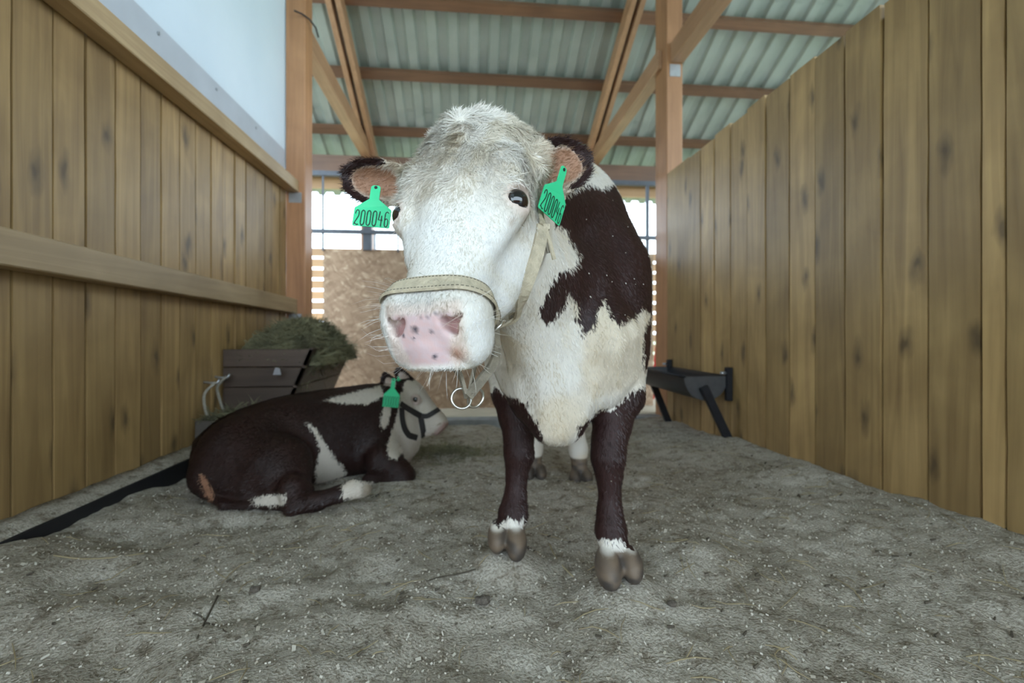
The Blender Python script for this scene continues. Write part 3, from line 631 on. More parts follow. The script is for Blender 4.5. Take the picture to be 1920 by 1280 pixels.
# ears: cupped shells
EARS = []
def ear(base, tip, opn, hw, thick=.011):
    base = np.asarray(base); tip = np.asarray(tip); la = tip - base; ln = np.linalg.norm(la); la /= ln; op = opn - la * (opn @ la); op /= np.linalg.norm(op); sd = np.cross(la, op); mid = (base + tip) / 2
    R = np.stack([la, sd, op]); c = mid
    lo, hi = mid - .11, mid + .11
    def shell(P):
        q = (P - c) @ R.T; a = q[..., 0] / (ln * .56); b = q[..., 1] / (hw * (1.0 - .18 * np.clip(a, -1, 1))); n = np.sqrt(a * a + b * b)
        cup = q[..., 2] + .030 * (1 - (b * b) * 1.25) - .012 * a                  # bowl surface
        return np.maximum(np.abs(cup) - thick / 2 * (1.15 - .35 * np.clip(n, 0, 1)), (n - 1) * min(hw, ln * .5))
    fx.union(lo, hi, shell, .010); EARS.append((c, R, ln, hw))
ear(C(768, 350, .925), C(634, 333, .945), np.array([-.12, -.90, -.30]), .046)
ear(C(1012, 330, .90), C(1106, 284, .93), np.array([.02, -1, -.02]), .056)
cv, cf = fx.mesh(); cv, cf = biggest(cv, cf); cv = relax(cv, cf, 1, .4); cn = vnormals(cv, cf)
r_ = cv - NOSE; pu, pv, pw = r_ @ Sx, r_ @ mT, r_ @ mN                  # flatter front to the muzzle
a0 = np.percentile(pw[(np.abs(pu) < .02) & (np.abs(pv) < .012) & (np.abs(pw) < .06)], 90); tgt = a0 - 8 * pu ** 2 - 4 * pv ** 2
mk = sstep(.062, .052, pv) * sstep(.004, .02, pv) * sstep(.060, .046, np.abs(pu)) * (pw > a0 - .045) * (pw < .06); cv = cv + (mk * np.clip(tgt - pw, 0, .03))[:, None] * mN; cn = vnormals(cv, cf)
qq = (cv - HO) @ RH.T; cm = sstep(.24, .06, qq[:, 1]) * sstep(-.2, -.08, qq[:, 2]) * (np.abs(qq[:, 0]) < .14) * (cv[:, 1] < 1.0)
wv = vnoise(qq[:, 0] * 22, qq[:, 1] * 22, 31) * 1.0; curl_h = np.sin((qq[:, 0] * 130 + qq[:, 1] * 60) + wv * 22) * .0022 + vnoise(qq[:, 0] * 60, qq[:, 1] * 50, 32) * .005
fold = sstep(1.0, 1.08, cv[:, 1]) * sstep(1.5, 1.3, cv[:, 1]) * sstep(.34, .45, cv[:, 2]) * sstep(1.0, .75, cv[:, 2])
fold_h = .010 * np.sin(cv[:, 0] * 62 + cv[:, 2] * 9 + 5 * vnoise(cv[:, 0] * 5, cv[:, 2] * 4, 33)) * (.4 + vnoise(cv[:, 0] * 6, cv[:, 2] * 5, 34)) + .010 * vnoise(cv[:, 0] * 12, cv[:, 2] * 9, 35)
cv = cv + cn * (cm * curl_h + fold * fold_h)[:, None]; cn = vnormals(cv, cf)
# coat
pp = pix(cv); q = (cv - HO) @ RH.T
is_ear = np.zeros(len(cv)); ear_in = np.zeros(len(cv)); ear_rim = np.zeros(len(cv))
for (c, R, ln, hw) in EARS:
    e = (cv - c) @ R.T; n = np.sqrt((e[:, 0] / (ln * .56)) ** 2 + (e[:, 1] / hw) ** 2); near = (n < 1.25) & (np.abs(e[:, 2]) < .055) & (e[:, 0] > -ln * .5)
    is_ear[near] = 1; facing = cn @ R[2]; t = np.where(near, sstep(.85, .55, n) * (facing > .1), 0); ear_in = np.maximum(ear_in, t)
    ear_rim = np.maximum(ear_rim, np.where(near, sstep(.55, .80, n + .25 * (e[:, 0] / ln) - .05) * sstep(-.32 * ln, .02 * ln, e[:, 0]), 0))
base = np.tile(np.array([.80, .76, .69]), (len(cv), 1)); skin = np.zeros(len(cv))
head = (q[:, 1] > -.05) & (q[:, 1] < .56) & (np.abs(q[:, 0]) < .145) & (q[:, 2] > -.24) & (is_ear < .5)
base = lerp(base, (.86, .85, .82), np.where(head, 1.0, 0) * sstep(.18, .30, q[:, 1]))
# pink nose pad
r = cv - NOSE; pu = r @ Sx; pv = r @ mT; pw = r @ mN
padw = .040 + .010 * np.clip(-pv / .04, -1, 1); pad = sstep(padw + .010, padw - .004, np.abs(pu)) * sstep(.050, .040, pv) * sstep(-.036, -.026, pv) * sstep(-.03, -.01, pw) * head
pm = sstep(.35, .7, vnoise(pu * 210, pv * 210, 71) + .5); base = lerp(base, (.66, .50, .525), pad); base = lerp(base, (.72, .43, .40), pad * pm * .35); skin = np.maximum(skin, pad)
rim = sstep(.068, .054, np.abs(pu)) * sstep(.055, .040, np.abs(pv)) * head * (1 - pad) * sstep(-.02, .0, pw); base = lerp(base, (.72, .52, .44), rim * .55)
grey = np.exp(-((pu) / .045) ** 2 - ((pv + .050) / .015) ** 2) * head; base = lerp(base, (.42, .42, .40), grey * .55)
for (su, sv, sr) in ((-.012, -.008, .0042), (.030, -.034, .004), (.022, -.032, .003), (-.033, .0, .0028), (.013, .033, .0034), (.012, -.004, .002), (-.016, .004, .002), (.0, -.028, .0022), (.012, -.024, .002)):
    base = lerp(base, (.05, .05, .07), sstep(sr * 1.5, sr * .6, np.hypot(pu - su, pv - sv)) * pad)
base = lerp(base, (.42, .17, .09), np.exp(-((pu - .045) / .009) ** 2 - ((pv - .030) / .012) ** 2) * head * .8)
for sgn in (-1, 1):
    dn = np.linalg.norm(cv - H(sgn * .043, .458, -.045), axis=1); base = lerp(base, (.46, .27, .26), sstep(.021, .010, dn) * head)
for e, ob in EYES:
    dd = np.linalg.norm(cv - (e + ob * .012), axis=1); base = lerp(base, (.68, .53, .47), sstep(.036, .022, dd) * .7); skin = np.maximum(skin, sstep(.032, .022, dd))
    cr = e + ob * .0 + Ax * .045 - Nx * .0 ; base = lerp(base, (.33, .22, .14), sstep(.014, .004, np.linalg.norm(cv - cr, axis=1)) * .5)
tan = sstep(.55, .85, vnoise(q[:, 0] * 26, q[:, 1] * 20, 11) + .5) * head * sstep(.26, .05, q[:, 1]); base = lerp(base, (.66, .57, .43), tan * .5)
base = lerp(base, (.74, .64, .49), sstep(.5, .7, vnoise(cv[:, 0] * 9, cv[:, 2] * 7, 9) + .5) * (cv[:, 1] > 1.0) * .7)
base = lerp(base, (.36, .18, .10), ear_in * .95); base = lerp(base, (.62, .50, .38), (1 - ear_in) * is_ear * .6)  # inner ear skin colour, deepened with painted shade inside the cup
BROWN = [(1042, 424), (1063, 431), (1066, 448), (1088, 482), (1080, 502), (1050, 510), (1027, 544), (1013, 580), (1022, 610), (1043, 596), (1062, 570), (1066, 550), (1084, 570), (1080, 600), (1093, 630), (1116, 611), (1121, 581), (1133, 562), (1144, 592), (1160, 609), (1190, 596), (1206, 578), (1222, 590), (1206, 625), (1208, 690), (1240, 720), (1290, 600), (1280, 420), (1210, 300), (1150, 345), (1128, 356), (1108, 346), (1085, 352), (1050, 372), (1000, 380), (1000, 425)]
LEGL = [(890, 660), (916, 705), (929, 729), (965, 748), (988, 754), (991, 772), (1006, 790), (1040, 900), (1010, 1000), (985, 990), (982, 970), (970, 977), (955, 969), (942, 980), (935, 990), (900, 960)]
LEGR = [(1235, 690), (1204, 728), (1183, 736), (1168, 749), (1152, 769), (1126, 768), (1085, 800), (1080, 940), (1112, 1012), (1130, 1010), (1150, 1014), (1168, 1010), (1176, 1034), (1192, 1036), (1240, 950)]
m_per = cv[:, 1] / F
sd_b = poly_sd(pp, BROWN) * m_per; sd_l = np.maximum(poly_sd(pp, LEGL), poly_sd(pp, LEGR)) * m_per
brown = np.full(len(cv), -.05)
trunk = (cv[:, 1] > .90) & (is_ear < .5) & ~(head & (cv[:, 1] < 1.06))
brown = np.where(trunk, sd_b, brown)
lim = np.where(cv[:, 2] > .45, .0, 1.0)
fore = trunk & (cv[:, 1] < 1.55) & (cv[:, 2] < .66)
brown = np.where(fore, np.maximum(brown, sd_l), brown)
hid = trunk & ((cn * (cv - np.array([0, 0, HC]))).sum(1) > 0) & (cv[:, 2] > .45)   # flanks turned away: saddle over the side
hid = hid | (trunk & (cn[:, 0] < -.12) & (cv[:, 1] > 1.36) & (cv[:, 2] > .45) & (cv[:, 0] < .16))
saddle = np.minimum(np.minimum(cv[:, 2] - (.60 + .04 * np.sin(cv[:, 1] * 9)), cv[:, 1] - 1.38), .05)
stripe = .05 - np.abs(cv[:, 0] - .16); saddle = np.where((cv[:, 2] > 1.12) & (cv[:, 1] < 1.7), np.minimum(saddle, -stripe), saddle)
brown = np.where(hid, saddle, brown)
hindm = (cv[:, 1] > 1.85) & (cv[:, 2] < .45); brown = np.where(hindm, np.minimum(cv[:, 2] - .27, .05), brown)
brown = np.maximum(brown, np.where(ear_rim > 0, (ear_rim - .5) * .04, -.05))
hoofz = np.where(cv[:, 1] > 1.8, -.045, .0); hf = (cv[:, 1] > 1.0) * sstep(.100, .090, cv[:, 2] - hoofz)
hcol = np.array([.075, .062, .054]) + np.array([.11, .075, .045]) * sstep(.3, .75, vnoise(cv[:, 0] * 45, cv[:, 2] * 70, 81) * .6 + .5 + (cv[:, 2] - hoofz - .06) * 6)[:, None]; hm = (hf * (cv[:, 2] < .12))[:, None]; base = base * (1 - hm) + hcol * hm; skin = np.maximum(skin, hf * (cv[:, 2] < .12)); brown = np.where((hf > .5) & (cv[:, 2] < .12), -.05, brown)
ROOT = c2w(np.array([.15, 1.6, 0.0]))
cow = empty('cow', Vector(ROOT))
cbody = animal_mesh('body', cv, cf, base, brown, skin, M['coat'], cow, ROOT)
tag(cow, 'large red-brown and white cow standing with its white face towards us', 'cow')
for e, ob in EYES:
    bm = bmesh.new(); bmesh.ops.create_uvsphere(bm, u_segments=24, v_segments=16, radius=.0215); me = bpy.data.meshes.new('eye'); bm.to_mesh(me); bm.free()
    o = link('eye', me, M['eye'], cow, None, True); o.location = Vector(c2w(e) - ROOT)
# hair: curly poll, short coat, fluffy ear edges, muzzle whiskers
WHITE = np.array([.80, .78, .74]); BRN = np.array([.026, .0092, .0082])
def hair(name, wt, n, D, l0, l1, wd, curl, lift, dirty=.25):
    qd, w = surf_sample(cv, cf, wt, n); P = at_w(cv, qd, w); Nn = at_w(cn, qd, w); Nn /= np.linalg.norm(Nn, axis=1, keepdims=True)
    kk = (P - HO) @ RH.T; bc = at_w(base, qd, w) * (rng.uniform(.80, 1.10, (n, 1)) - np.array([[.10, .14, .22]]) * sstep(.48, .72, vnoise(kk[:, 0] * 38, kk[:, 1] * 30, 41) + .5)[:, None]); br = at_w(brown, qd, w) + rng.normal(0, .004, n)
    cols = np.where((br > 0)[:, None], BRN * rng.uniform(.7, 1.7, (n, 1)), np.clip(bc, 0, .9)); Dv = D(P); Dv = Dv + rng.normal(0, .28, (n, 3))
    return strands(name, P, Nn, Dv, rng.uniform(l0, l1, n), np.full(n, wd), cols, cow, ROOT, curl, lift)
def swirl(P):
    k = (P - HO) @ RH.T; r = np.stack([k[:, 0], k[:, 1] - .045], -1); rr = np.linalg.norm(r, axis=1) + 1e-4; d = r / rr[:, None]; tw = np.stack([-d[:, 1], d[:, 0]], -1)
    j = vnoise(k[:, 0] * 32, k[:, 1] * 32, 21)[:, None] * 3.6; d = d + tw * (.25 + j); return d[:, :1] * Sx + d[:, 1:] * Ax
smooth_off = 1 - np.clip(skin * 1.5, 0, 1); eye_off = np.min([np.linalg.norm(cv - (e + ob * .012), axis=1) for e, ob in EYES], 0) > .026
pollw = sstep(.24, .08, q[:, 1]) * sstep(-.20, -.08, q[:, 2]) * head * eye_off
hair('curly_forelock', pollw * 1.0, 30000, swirl, .014, .030, .0011, .75, .24)
facew = sstep(.10, .22, q[:, 1]) * head * smooth_off * eye_off * (q[:, 2] > -.21)
hair('face_hair', facew, 26000, lambda P: np.tile(Ax, (len(P), 1)) * 1.0 + ((P - HO) @ Sx)[:, None] * Sx * 4, .006, .011, .0008, .25, .16)
hair('ear_hair', is_ear * (1 - ear_in * .75), 9000, lambda P: np.sign((P[:, :1] + .08)) * np.array([[1.0, 0, .3]]) + .0 * P, .007, .014, .0009, .4, .5)
hair('body_hair', trunk * (cv[:, 1] < 2.0) * (cv[:, 2] > .10) * ((cn * (cv - np.array([0, 0, HC]))).sum(1) < .25), 42000, lambda P: np.tile(np.array([[.25, .25, -1.0]]), (len(P), 1)), .010, .018, .0016, .3, .14)
wh = facew * (q[:, 1] > .39); hair('whisker', wh, 160, lambda P: np.tile(mN, (len(P), 1)) + ((P - HO) @ Sx)[:, None] * Sx * 18, .022, .045, .0005, .3, .9)
# bits of sawdust stuck on the dark flank
fw = (brown > .01) * trunk * np.exp(-((pp[:, 0] - 1195) / 45) ** 2 - ((pp[:, 1] - 540) / 75) ** 2) + .04 * (brown > .01) * trunk * (pp[:, 0] > 1060)
qd, w = surf_sample(cv, cf, fw, 170); P = at_w(cv, qd, w); Nn = at_w(cn, qd, w); mb = MB()
for p, nrm in zip(P, Nn):
    a = rng.normal(0, 1, 3); a -= nrm * (a @ nrm); a /= np.linalg.norm(a); b = np.cross(nrm, a); l = rng.uniform(.0012, .0035); p = p + nrm * .004
    mb.add(c2w(np.stack([p - a * l - b * l * .5, p + a * l - b * l * .4, p + a * l * .8 + b * l * .5, p - a * l * .9 + b * l * .5, p + nrm * .0015])), [(0, 1, 4), (1, 2, 4), (2, 3, 4), (3, 0, 4)])
o = mb.build('sawdust_flecks', simple('pale_flecks', (.72, .68, .6), .8), cow, ROOT); o['kind'] = 'stuff'
#COW_END
# ------------------------------------------------------------------ halter: straps laid on the head by casting onto the body surface
bvh = BVHTree.FromPolygons([tuple(p) for p in cv.tolist()], [tuple(q_) for q_ in cf.tolist()])
CAMC = Vector((0, 0, HC))
def on_cow(px, py):
    d = Vector(C(px, py, 1.0)) - CAMC; h = bvh.ray_cast(CAMC, d.normalized()); return h[0], h[1]
def spline(P, n):
    P = np.asarray(P, float); t = np.concatenate([[0], np.cumsum(np.linalg.norm(np.diff(P, axis=0), axis=1))]); u = np.linspace(0, t[-1], n); out = np.zeros((n, P.shape[1])); m = np.gradient(P, t, axis=0)
    i = np.clip(np.searchsorted(t, u, side='right') - 1, 0, len(t) - 2); h = (t[i + 1] - t[i])[:, None]; s_ = ((u - t[i])[:, None]) / h
    return (1 + 2 * s_) * (1 - s_) ** 2 * P[i] + s_ * (1 - s_) ** 2 * h * m[i] + s_ * s_ * (3 - 2 * s_) * P[i + 1] + s_ * s_ * (s_ - 1) * h * m[i + 1]
def strap(name, P, Nn, width, thick, mat, parent, root, lift=.003, closed=False):
    P = np.asarray(P, float); Nn = np.asarray(Nn, float); n = len(P); T = (np.roll(P, -1, 0) - np.roll(P, 1, 0)) if closed else np.gradient(P, axis=0)
    T /= np.linalg.norm(T, axis=1, keepdims=True); Nn = Nn - (Nn * T).sum(1, keepdims=True) * T; Nn /= np.linalg.norm(Nn, axis=1, keepdims=True); B = np.cross(T, Nn)
    lo = P + Nn * lift; hi = lo + Nn * thick; w = B * width / 2
    ringv = np.stack([lo - w, lo + w, hi + w * .9, hi - w * .9], 1).reshape(-1, 3); f = []
    for i in range(n if closed else n - 1):
        j = (i + 1) % n
        for k_ in range(4): f.append((i * 4 + k_, i * 4 + (k_ + 1) % 4, j * 4 + (k_ + 1) % 4, j * 4 + k_))
    if not closed: f += [(3, 2, 1, 0), (n * 4 - 4, n * 4 - 3, n * 4 - 2, n * 4 - 1)]
    me = mesh_np(name, c2w(ringv) - np.asarray(root), f); bm = bmesh.new(); bm.from_mesh(me); bmesh.ops.recalc_face_normals(bm, faces=bm.faces); bm.to_mesh(me); bm.free()
    o = link(name, me, mat, parent); return o, hi, B, T
def dashes(name, hi, B, off, parent, root, every=1, w=.0005):
    P = hi + B * off; mb = MB()
    for i in range(0, len(P) - 1, every):
        a, b = P[i], P[i] + (P[i + 1] - P[i]) * .62; s_ = B[i] * w; n_ = np.cross(B[i], (b - a)); n_ = n_ / (np.linalg.norm(n_) + 1e-9) * .0006
        if np.linalg.norm(b - a) > 1e-5: mb.add(c2w(np.stack([a - s_ - n_, a + s_ - n_, b + s_ - n_, b - s_ - n_, a - s_ + n_, a + s_ + n_, b + s_ + n_, b - s_ + n_])), [(0, 3, 2, 1), (4, 5, 6, 7), (0, 1, 5, 4), (1, 2, 6, 5), (2, 3, 7, 6), (3, 0, 4, 7)])
    o = mb.build(name, M['thread'], parent, root); o['kind'] = 'stuff'; return o
def ring_mesh(name, c, nrm, R_, r_, mat, parent, root):
    nrm = Vector(nrm).normalized(); u = nrm.orthogonal().normalized(); w = nrm.cross(u); cc = Vector(c2w(c)); nw = Vector(c2w(np.array(nrm)))
    u = nw.orthogonal().normalized(); w = nw.cross(u)
    return MB().tube([cc + (u * math.cos(a) + w * math.sin(a)) * R_ for a in np.linspace(0, 2 * math.pi, 24, endpoint=False)], r_, 8, True).build(name, mat, parent, root, True)
# noseband plane across the nose and through the rings at the jaw corners
def hit(o_, d_): h = bvh.ray_cast(Vector(o_), Vector(d_).normalized()); return np.array(h[0])
pA = hit(H(0, .410, .2), -Nx); RINGP = hit(H(.3, .385, -.152), -Sx); left_ring = hit(H(-.3, .385, -.152), Sx)
nrm_nb = np.cross(RINGP - pA, left_ring - pA); nrm_nb /= np.linalg.norm(nrm_nb)
cen = RINGP * .36 + left_ring * .36 + pA * .28; e1 = RINGP - left_ring; e1 /= np.linalg.norm(e1); e2 = np.cross(nrm_nb, e1)
if e2 @ Nx < 0: e2 = -e2
pts, nms = [], []
for an in np.linspace(math.radians(-32), math.radians(212), 90):
    d = Vector(e1 * math.cos(an) + e2 * math.sin(an)); h = bvh.ray_cast(Vector(cen) + d * .35, -d, .34)
    if h[0] is not None and (h[0] - Vector(cen)).length < .13: pts.append(np.array(h[0])); nms.append(np.array(h[1]))
pts = np.array(pts); nms = np.array(nms)
for _ in range(4): pts[1:-1] = (pts[:-2] + pts[1:-1] * 2 + pts[2:]) / 4; nms[1:-1] = (nms[:-2] + nms[1:-1] + nms[2:]) / 3
halter, hi, B_, T_ = strap('halter', pts, nms, .032, .0035, M['leather'], cow, ROOT, .0045); halter['label'] = 'pale stitched leather halter'
dashes('stitching', hi, B_, .0115, halter, ROOT); dashes('stitching', hi, B_, -.0115, halter, ROOT)
for sgn in (1, -1):                                              # rings at both cheeks, cheek straps up behind the ears, chin straps to the lower ring
    mir = (lambda p: np.asarray(p)) if sgn == 1 else (lambda p: HO + RH.T @ (RH @ (np.asarray(p) - HO) * np.array([-1, 1, 1])))
    mirn = (lambda p: np.asarray(p)) if sgn == 1 else (lambda p: RH.T @ (RH @ np.asarray(p) * np.array([-1, 1, 1])))
    rp = mir(pts[0]); rn = mirn(nms[0])
    ring_mesh('ring', rp + rn * .013, rn, .017, .0028, M['metal'], halter, ROOT)
    P_, N_ = [], []
    for (px, py) in ((951, 618), (962, 590), (977, 550), (990, 515), (1003, 482), (1010, 455), (1013, 428)):
        h = on_cow(px, py)
        if h[0] is not None: P_.append(np.array(h[0])); N_.append(np.array(h[1]))
    P_ = np.array(P_); P_[0] = pts[0]; S_ = spline(P_, 40); NS = spline(np.array(N_), 40) if len(N_) == len(P_) else np.tile(N_[0], (40, 1))
    for _ in range(6): S_[1:-1] = (S_[:-2] + S_[2:] + 2 * S_[1:-1]) / 4
    vd_ = -S_ / np.linalg.norm(S_, axis=1, keepdims=True); NS = NS / np.linalg.norm(NS, axis=1, keepdims=True) + .9 * np.column_stack([vd_[:, :2], np.zeros(len(vd_))])
    o, hi, B_, T_ = strap('cheek_strap', np.array([mir(p) for p in S_]), np.array([mirn(p) for p in NS]), .027, .004, M['leather'], halter, ROOT, .006)
    # over the poll behind the ears
    tp = [mir(S_[-1]), mir(H(.128, .10, -.14)), mir(H(.118, .045, -.16)), mir(H(.07, .008, -.165)), mir(H(0, -.005, -.16))]
    tp = spline(tp, 26); tn = np.stack([(p - H(0, .12, -.17)) for p in tp]); st_, sn_ = [], []
    for p, n_ in zip(tp, tn):
        n_ = n_ / np.linalg.norm(n_); h = bvh.ray_cast(Vector(p + n_ * .15), Vector(-n_)); st_.append(np.array(h[0]) if h[0] is not None and (Vector(p) - h[0]).length < .06 else p); sn_.append(n_)
    st_ = np.array(st_)
    for _ in range(5): st_[1:-1] = (st_[:-2] + st_[2:] + 2 * st_[1:-1]) / 4
    strap('poll_strap', st_, np.array(sn_), .02, .004, M['leather'], halter, ROOT, .004)
    low = C(877, 742, .715)
    midp = C(922, 684, .735) if sgn == 1 else rp * .5 + low * .5
    cs_ = spline([rp + rn * .008, midp, midp * .45 + low * .55 + np.array([.004, .0, .004]), low], 16)
    strap('chin_strap', cs_, np.tile(np.array([sgn * .75 * Sx + .3 * Nx]), (16, 1)), .017, .005, M['leather_edge'], halter, ROOT, 0)
low = C(877, 742, .715)
ring_mesh('ring', low + np.array([-.010, 0, -.004]), (.35, -.8, .3), .016, .0022, M['metal'], halter, ROOT); ring_mesh('ring', low + np.array([.012, .004, -.004]), (-.5, -.7, .4), .015, .0022, M['metal'], halter, ROOT)
# back of the chin strap meeting the jaw
j1 = H(.03, .36, -.158); strap('chin_strap', spline([j1, j1 * .5 + low * .5, low], 10), np.tile(Nx * -.2 + Sx, (10, 1)), .016, .004, M['leather_edge'], halter, ROOT, 0)
# buckle and loose strap end below the right ear
bk = np.array(on_cow(1017, 428)[0]) if on_cow(1017, 428)[0] is not None else H(.13, .2, -.12)
bkn = np.array([.35, -.93, .0])
strap('keeper', [bk + Vector((-.010, 0, .002)).to_tuple() * np.array(1.0) if False else bk + np.array([-.011, -.006, .002]), bk + np.array([.013, -.006, .0])], [bkn, bkn], .011, .006, M['leather'], halter, ROOT, .002)
for (dx0, dx1, dz) in ((.004, .020, .062), (-.003, .010, .050), (-.008, .001, .046)):
    a = bk + np.array([dx0, -.012, -.002]); b = bk + np.array([dx1, -.016, -dz]); strap('loose_end', spline([a, a * .5 + b * .5 + np.array([0, -.004, 0]), b], 8), np.tile(np.array([.6, -.8, 0]), (8, 1)), .0085, .003, M['leather_edge'] if dx0 < .004 else M['leather'], halter, ROOT, 0)

# ------------------------------------------------------------------ ear tags with their printed number
def digit_paths():
    """tall narrow strokes as on the tag, unit cell 0..1 x 0..1"""
    def arc(cx, cy, rx, ry, a0, a1, n=9): return [(cx + rx * math.cos(math.radians(a0 + (a1 - a0) * i / (n - 1))), cy + ry * math.sin(math.radians(a0 + (a1 - a0) * i / (n - 1)))) for i in range(n)]
    z = [arc(.5, .80, .34, .20, 0, 180) + arc(.5, .20, .34, .20, 180, 360) + [(.84, .80)]]
    two = [[(.14, .74)] + arc(.5, .80, .34, .20, 170, 0) + [(.82, .62), (.5, .38), (.18, .16)] + [(.10, .04), (.30, .10), (.55, .02), (.92, .04)]]
    four = [[(.28, 1.0), (.12, .42), (.90, .42)], [(.68, .72), (.68, .0)]]
    six = [[(.82, .92)] + arc(.52, .80, .32, .20, 60, 180) + arc(.5, .22, .32, .22, 180, 360) + arc(.5, .36, .32, .18, 0, 170)]
    return {'2': two, '0': z, '4': four, '6': six}
DIG = digit_paths()
def ear_tag(top, down, right, w, h, parent, root, text='200046'):
    """top = hole centre; down / right unit vectors in the camera-aligned frame"""
    top = np.asarray(top, float); down = np.asarray(down, float); down /= np.linalg.norm(down); right = np.asarray(right, float); right = right - down * (right @ down); right /= np.linalg.norm(right); out = np.cross(right, down)
    if out[1] > 0: out = -out
    nk = w * .13; half = []
    half += [(nk * .55, -h * .055), (nk * .95, -h * .02), (nk, h * .06), (nk * 1.0, h * .30), (nk * 1.5, h * .345), (w * .34, h * .44), (w * .49, h * .53), (w * .5, h * .57), (w * .5, h * .97), (w * .48, h * .995)]
    ol = half + [(-x, y) for x, y in half[::-1]]; n = len(ol)
    def pt(x, y, e): b = .10 * (x / w) ** 2 * w; return top + right * x + down * y + out * (e - b)
    vs = [pt(x, y, .0009) for x, y in ol] + [pt(x, y, -.0009) for x, y in ol]
    fs = [tuple(range(n)), tuple(range(2 * n - 1, n - 1, -1))] + [(i, n + i, n + (i + 1) % n, (i + 1) % n) for i in range(n)]
    me = mesh_np('ear_tag', c2w(np.array(vs)) - np.asarray(root), fs); bm = bmesh.new(); bm.from_mesh(me); bmesh.ops.recalc_face_normals(bm, faces=bm.faces); bm.to_mesh(me); bm.free()
    tg = link('ear_tag', me, M['green'], parent); tg['label'] = 'green plastic ear tag printed 200046' if text == '200046' else 'green plastic ear tag'
    MB().tube([c2w(pt(0, 0, .0006)), c2w(pt(0, 0, .0018))], w * .045, 12).build('stud', M['ink'], tg, root)
    mb = MB(); x0 = -w * .475; cw = w * .95 / max(1, len(text)); yb, yt = h * .975, h * .60
    for i, ch in enumerate(text):
        for path in DIG[ch]:
            pts_ = np.array([(x0 + cw * (i + .06 + .88 * x), yb + (yt - yb) * y) for x, y in path]); t = np.gradient(pts_, axis=0); t /= np.linalg.norm(t, axis=1, keepdims=True) + 1e-9; nn_ = np.stack([-t[:, 1], t[:, 0]], -1) * w * .0115
            v_ = []; f_ = []
            for (p, n_) in zip(pts_, nn_):
                for e in (.0010, .0014): v_ += [pt(*(p - n_), e), pt(*(p + n_), e)]
            for a in range(len(pts_) - 1):
                b = a * 4; c = b + 4; f_ += [(b + 2, b + 3, c + 3, c + 2), (b, b + 2, c + 2, c), (b + 1, c + 1, c + 3, b + 3)]
            mb.add(c2w(np.array(v_)), f_)
    if text: mb.build('number', M['ink'], tg, root)
    return tg
ear_tag(C(705, 352, .895), C(694, 428, .875) - C(705, 352, .895), C(735, 414, .88) - C(668, 397, .88), .0715, .0835, cow, ROOT)
ear_tag(C(1057, 318, .882), C(1028, 414, .865) - C(1057, 318, .882), C(1058, 388, .910) - C(1008, 392, .850), .0735, .1015, cow, ROOT)
#HALTER_END
# ------------------------------------------------------------------ the calf lying by the left wall
fx = Field(axis_np(-1.52, -.28, 178), axis_np(1.55, 2.70, 165), axis_np(-.10, .62, 104))
def cc(px, py, d): return C(px, py, d)
# trunk along a leaning axis: from rump to chest
ra, rb_ = np.array([-1.16, 1.95, .0]), np.array([-.60, 2.36, .0]); al = rb_ - ra; ln = np.linalg.norm(al); al = al / ln; sd_ = np.array([al[1], -al[0], 0])        # side axis faces the camera
fx.loft(ra, np.stack([sd_, al, zz]), [(-.17, 0, .08, .03, .19), (-.10, 0, .17, -.02, .255), (.02, .01, .215, -.05, .31), (.16, .01, .225, -.06, .345), (.30, 0, .215, -.06, .36), (.45, 0, .195, -.06, .37), (.60, 0, .165, -.07, .375), (.72, 0, .125, -.06, .35), (.80, 0, .08, .0, .29)], .02, (-1.52, 1.6, -.1), (-.35, 2.7, .45), 2.2)
fx.cone(cc(445, 850, 1.83), cc(520, 880, 1.79), .145, .125, .05); fx.cone(cc(520, 880, 1.77), cc(556, 925, 1.70), .115, .060, .04)      # thigh and stifle
fx.cone(cc(400, 890, 1.76), cc(470, 915, 1.72), .085, .060, .04)
fx.chain([(cc(548, 915, 1.67), .052), (cc(552, 948, 1.64), .038), (cc(590, 940, 1.655), .034), (cc(635, 926, 1.68), .029), (cc(662, 916, 1.70), .033), (cc(683, 917, 1.71), .027)], .015)
fx.chain([(cc(420, 938, 1.69), .022), (cc(500, 940, 1.67), .026), (cc(545, 942, 1.66), .03)], .015)                                      # lower hind leg along the ground
fx.cone(cc(690, 820, 2.18), cc(722, 858, 2.13), .11, .085, .05)                                                                        # shoulder
fx.chain([(cc(715, 862, 2.08), .075), (cc(745, 882, 2.06), .055), (cc(757, 892, 2.05), .047), (cc(730, 903, 2.04), .035), (cc(690, 900, 2.05), .028)], .02)
fx.chain([(cc(655, 798, 2.36), .13), (cc(700, 772, 2.40), .115), (cc(733, 752, 2.42), .095), (cc(762, 745, 2.42), .088)], .05)          # neck
fx.cone(cc(705, 810, 2.33), cc(735, 800, 2.38), .11, .075, .05); fx.cone(cc(722, 840, 2.25), cc(742, 815, 2.32), .075, .05, .04)
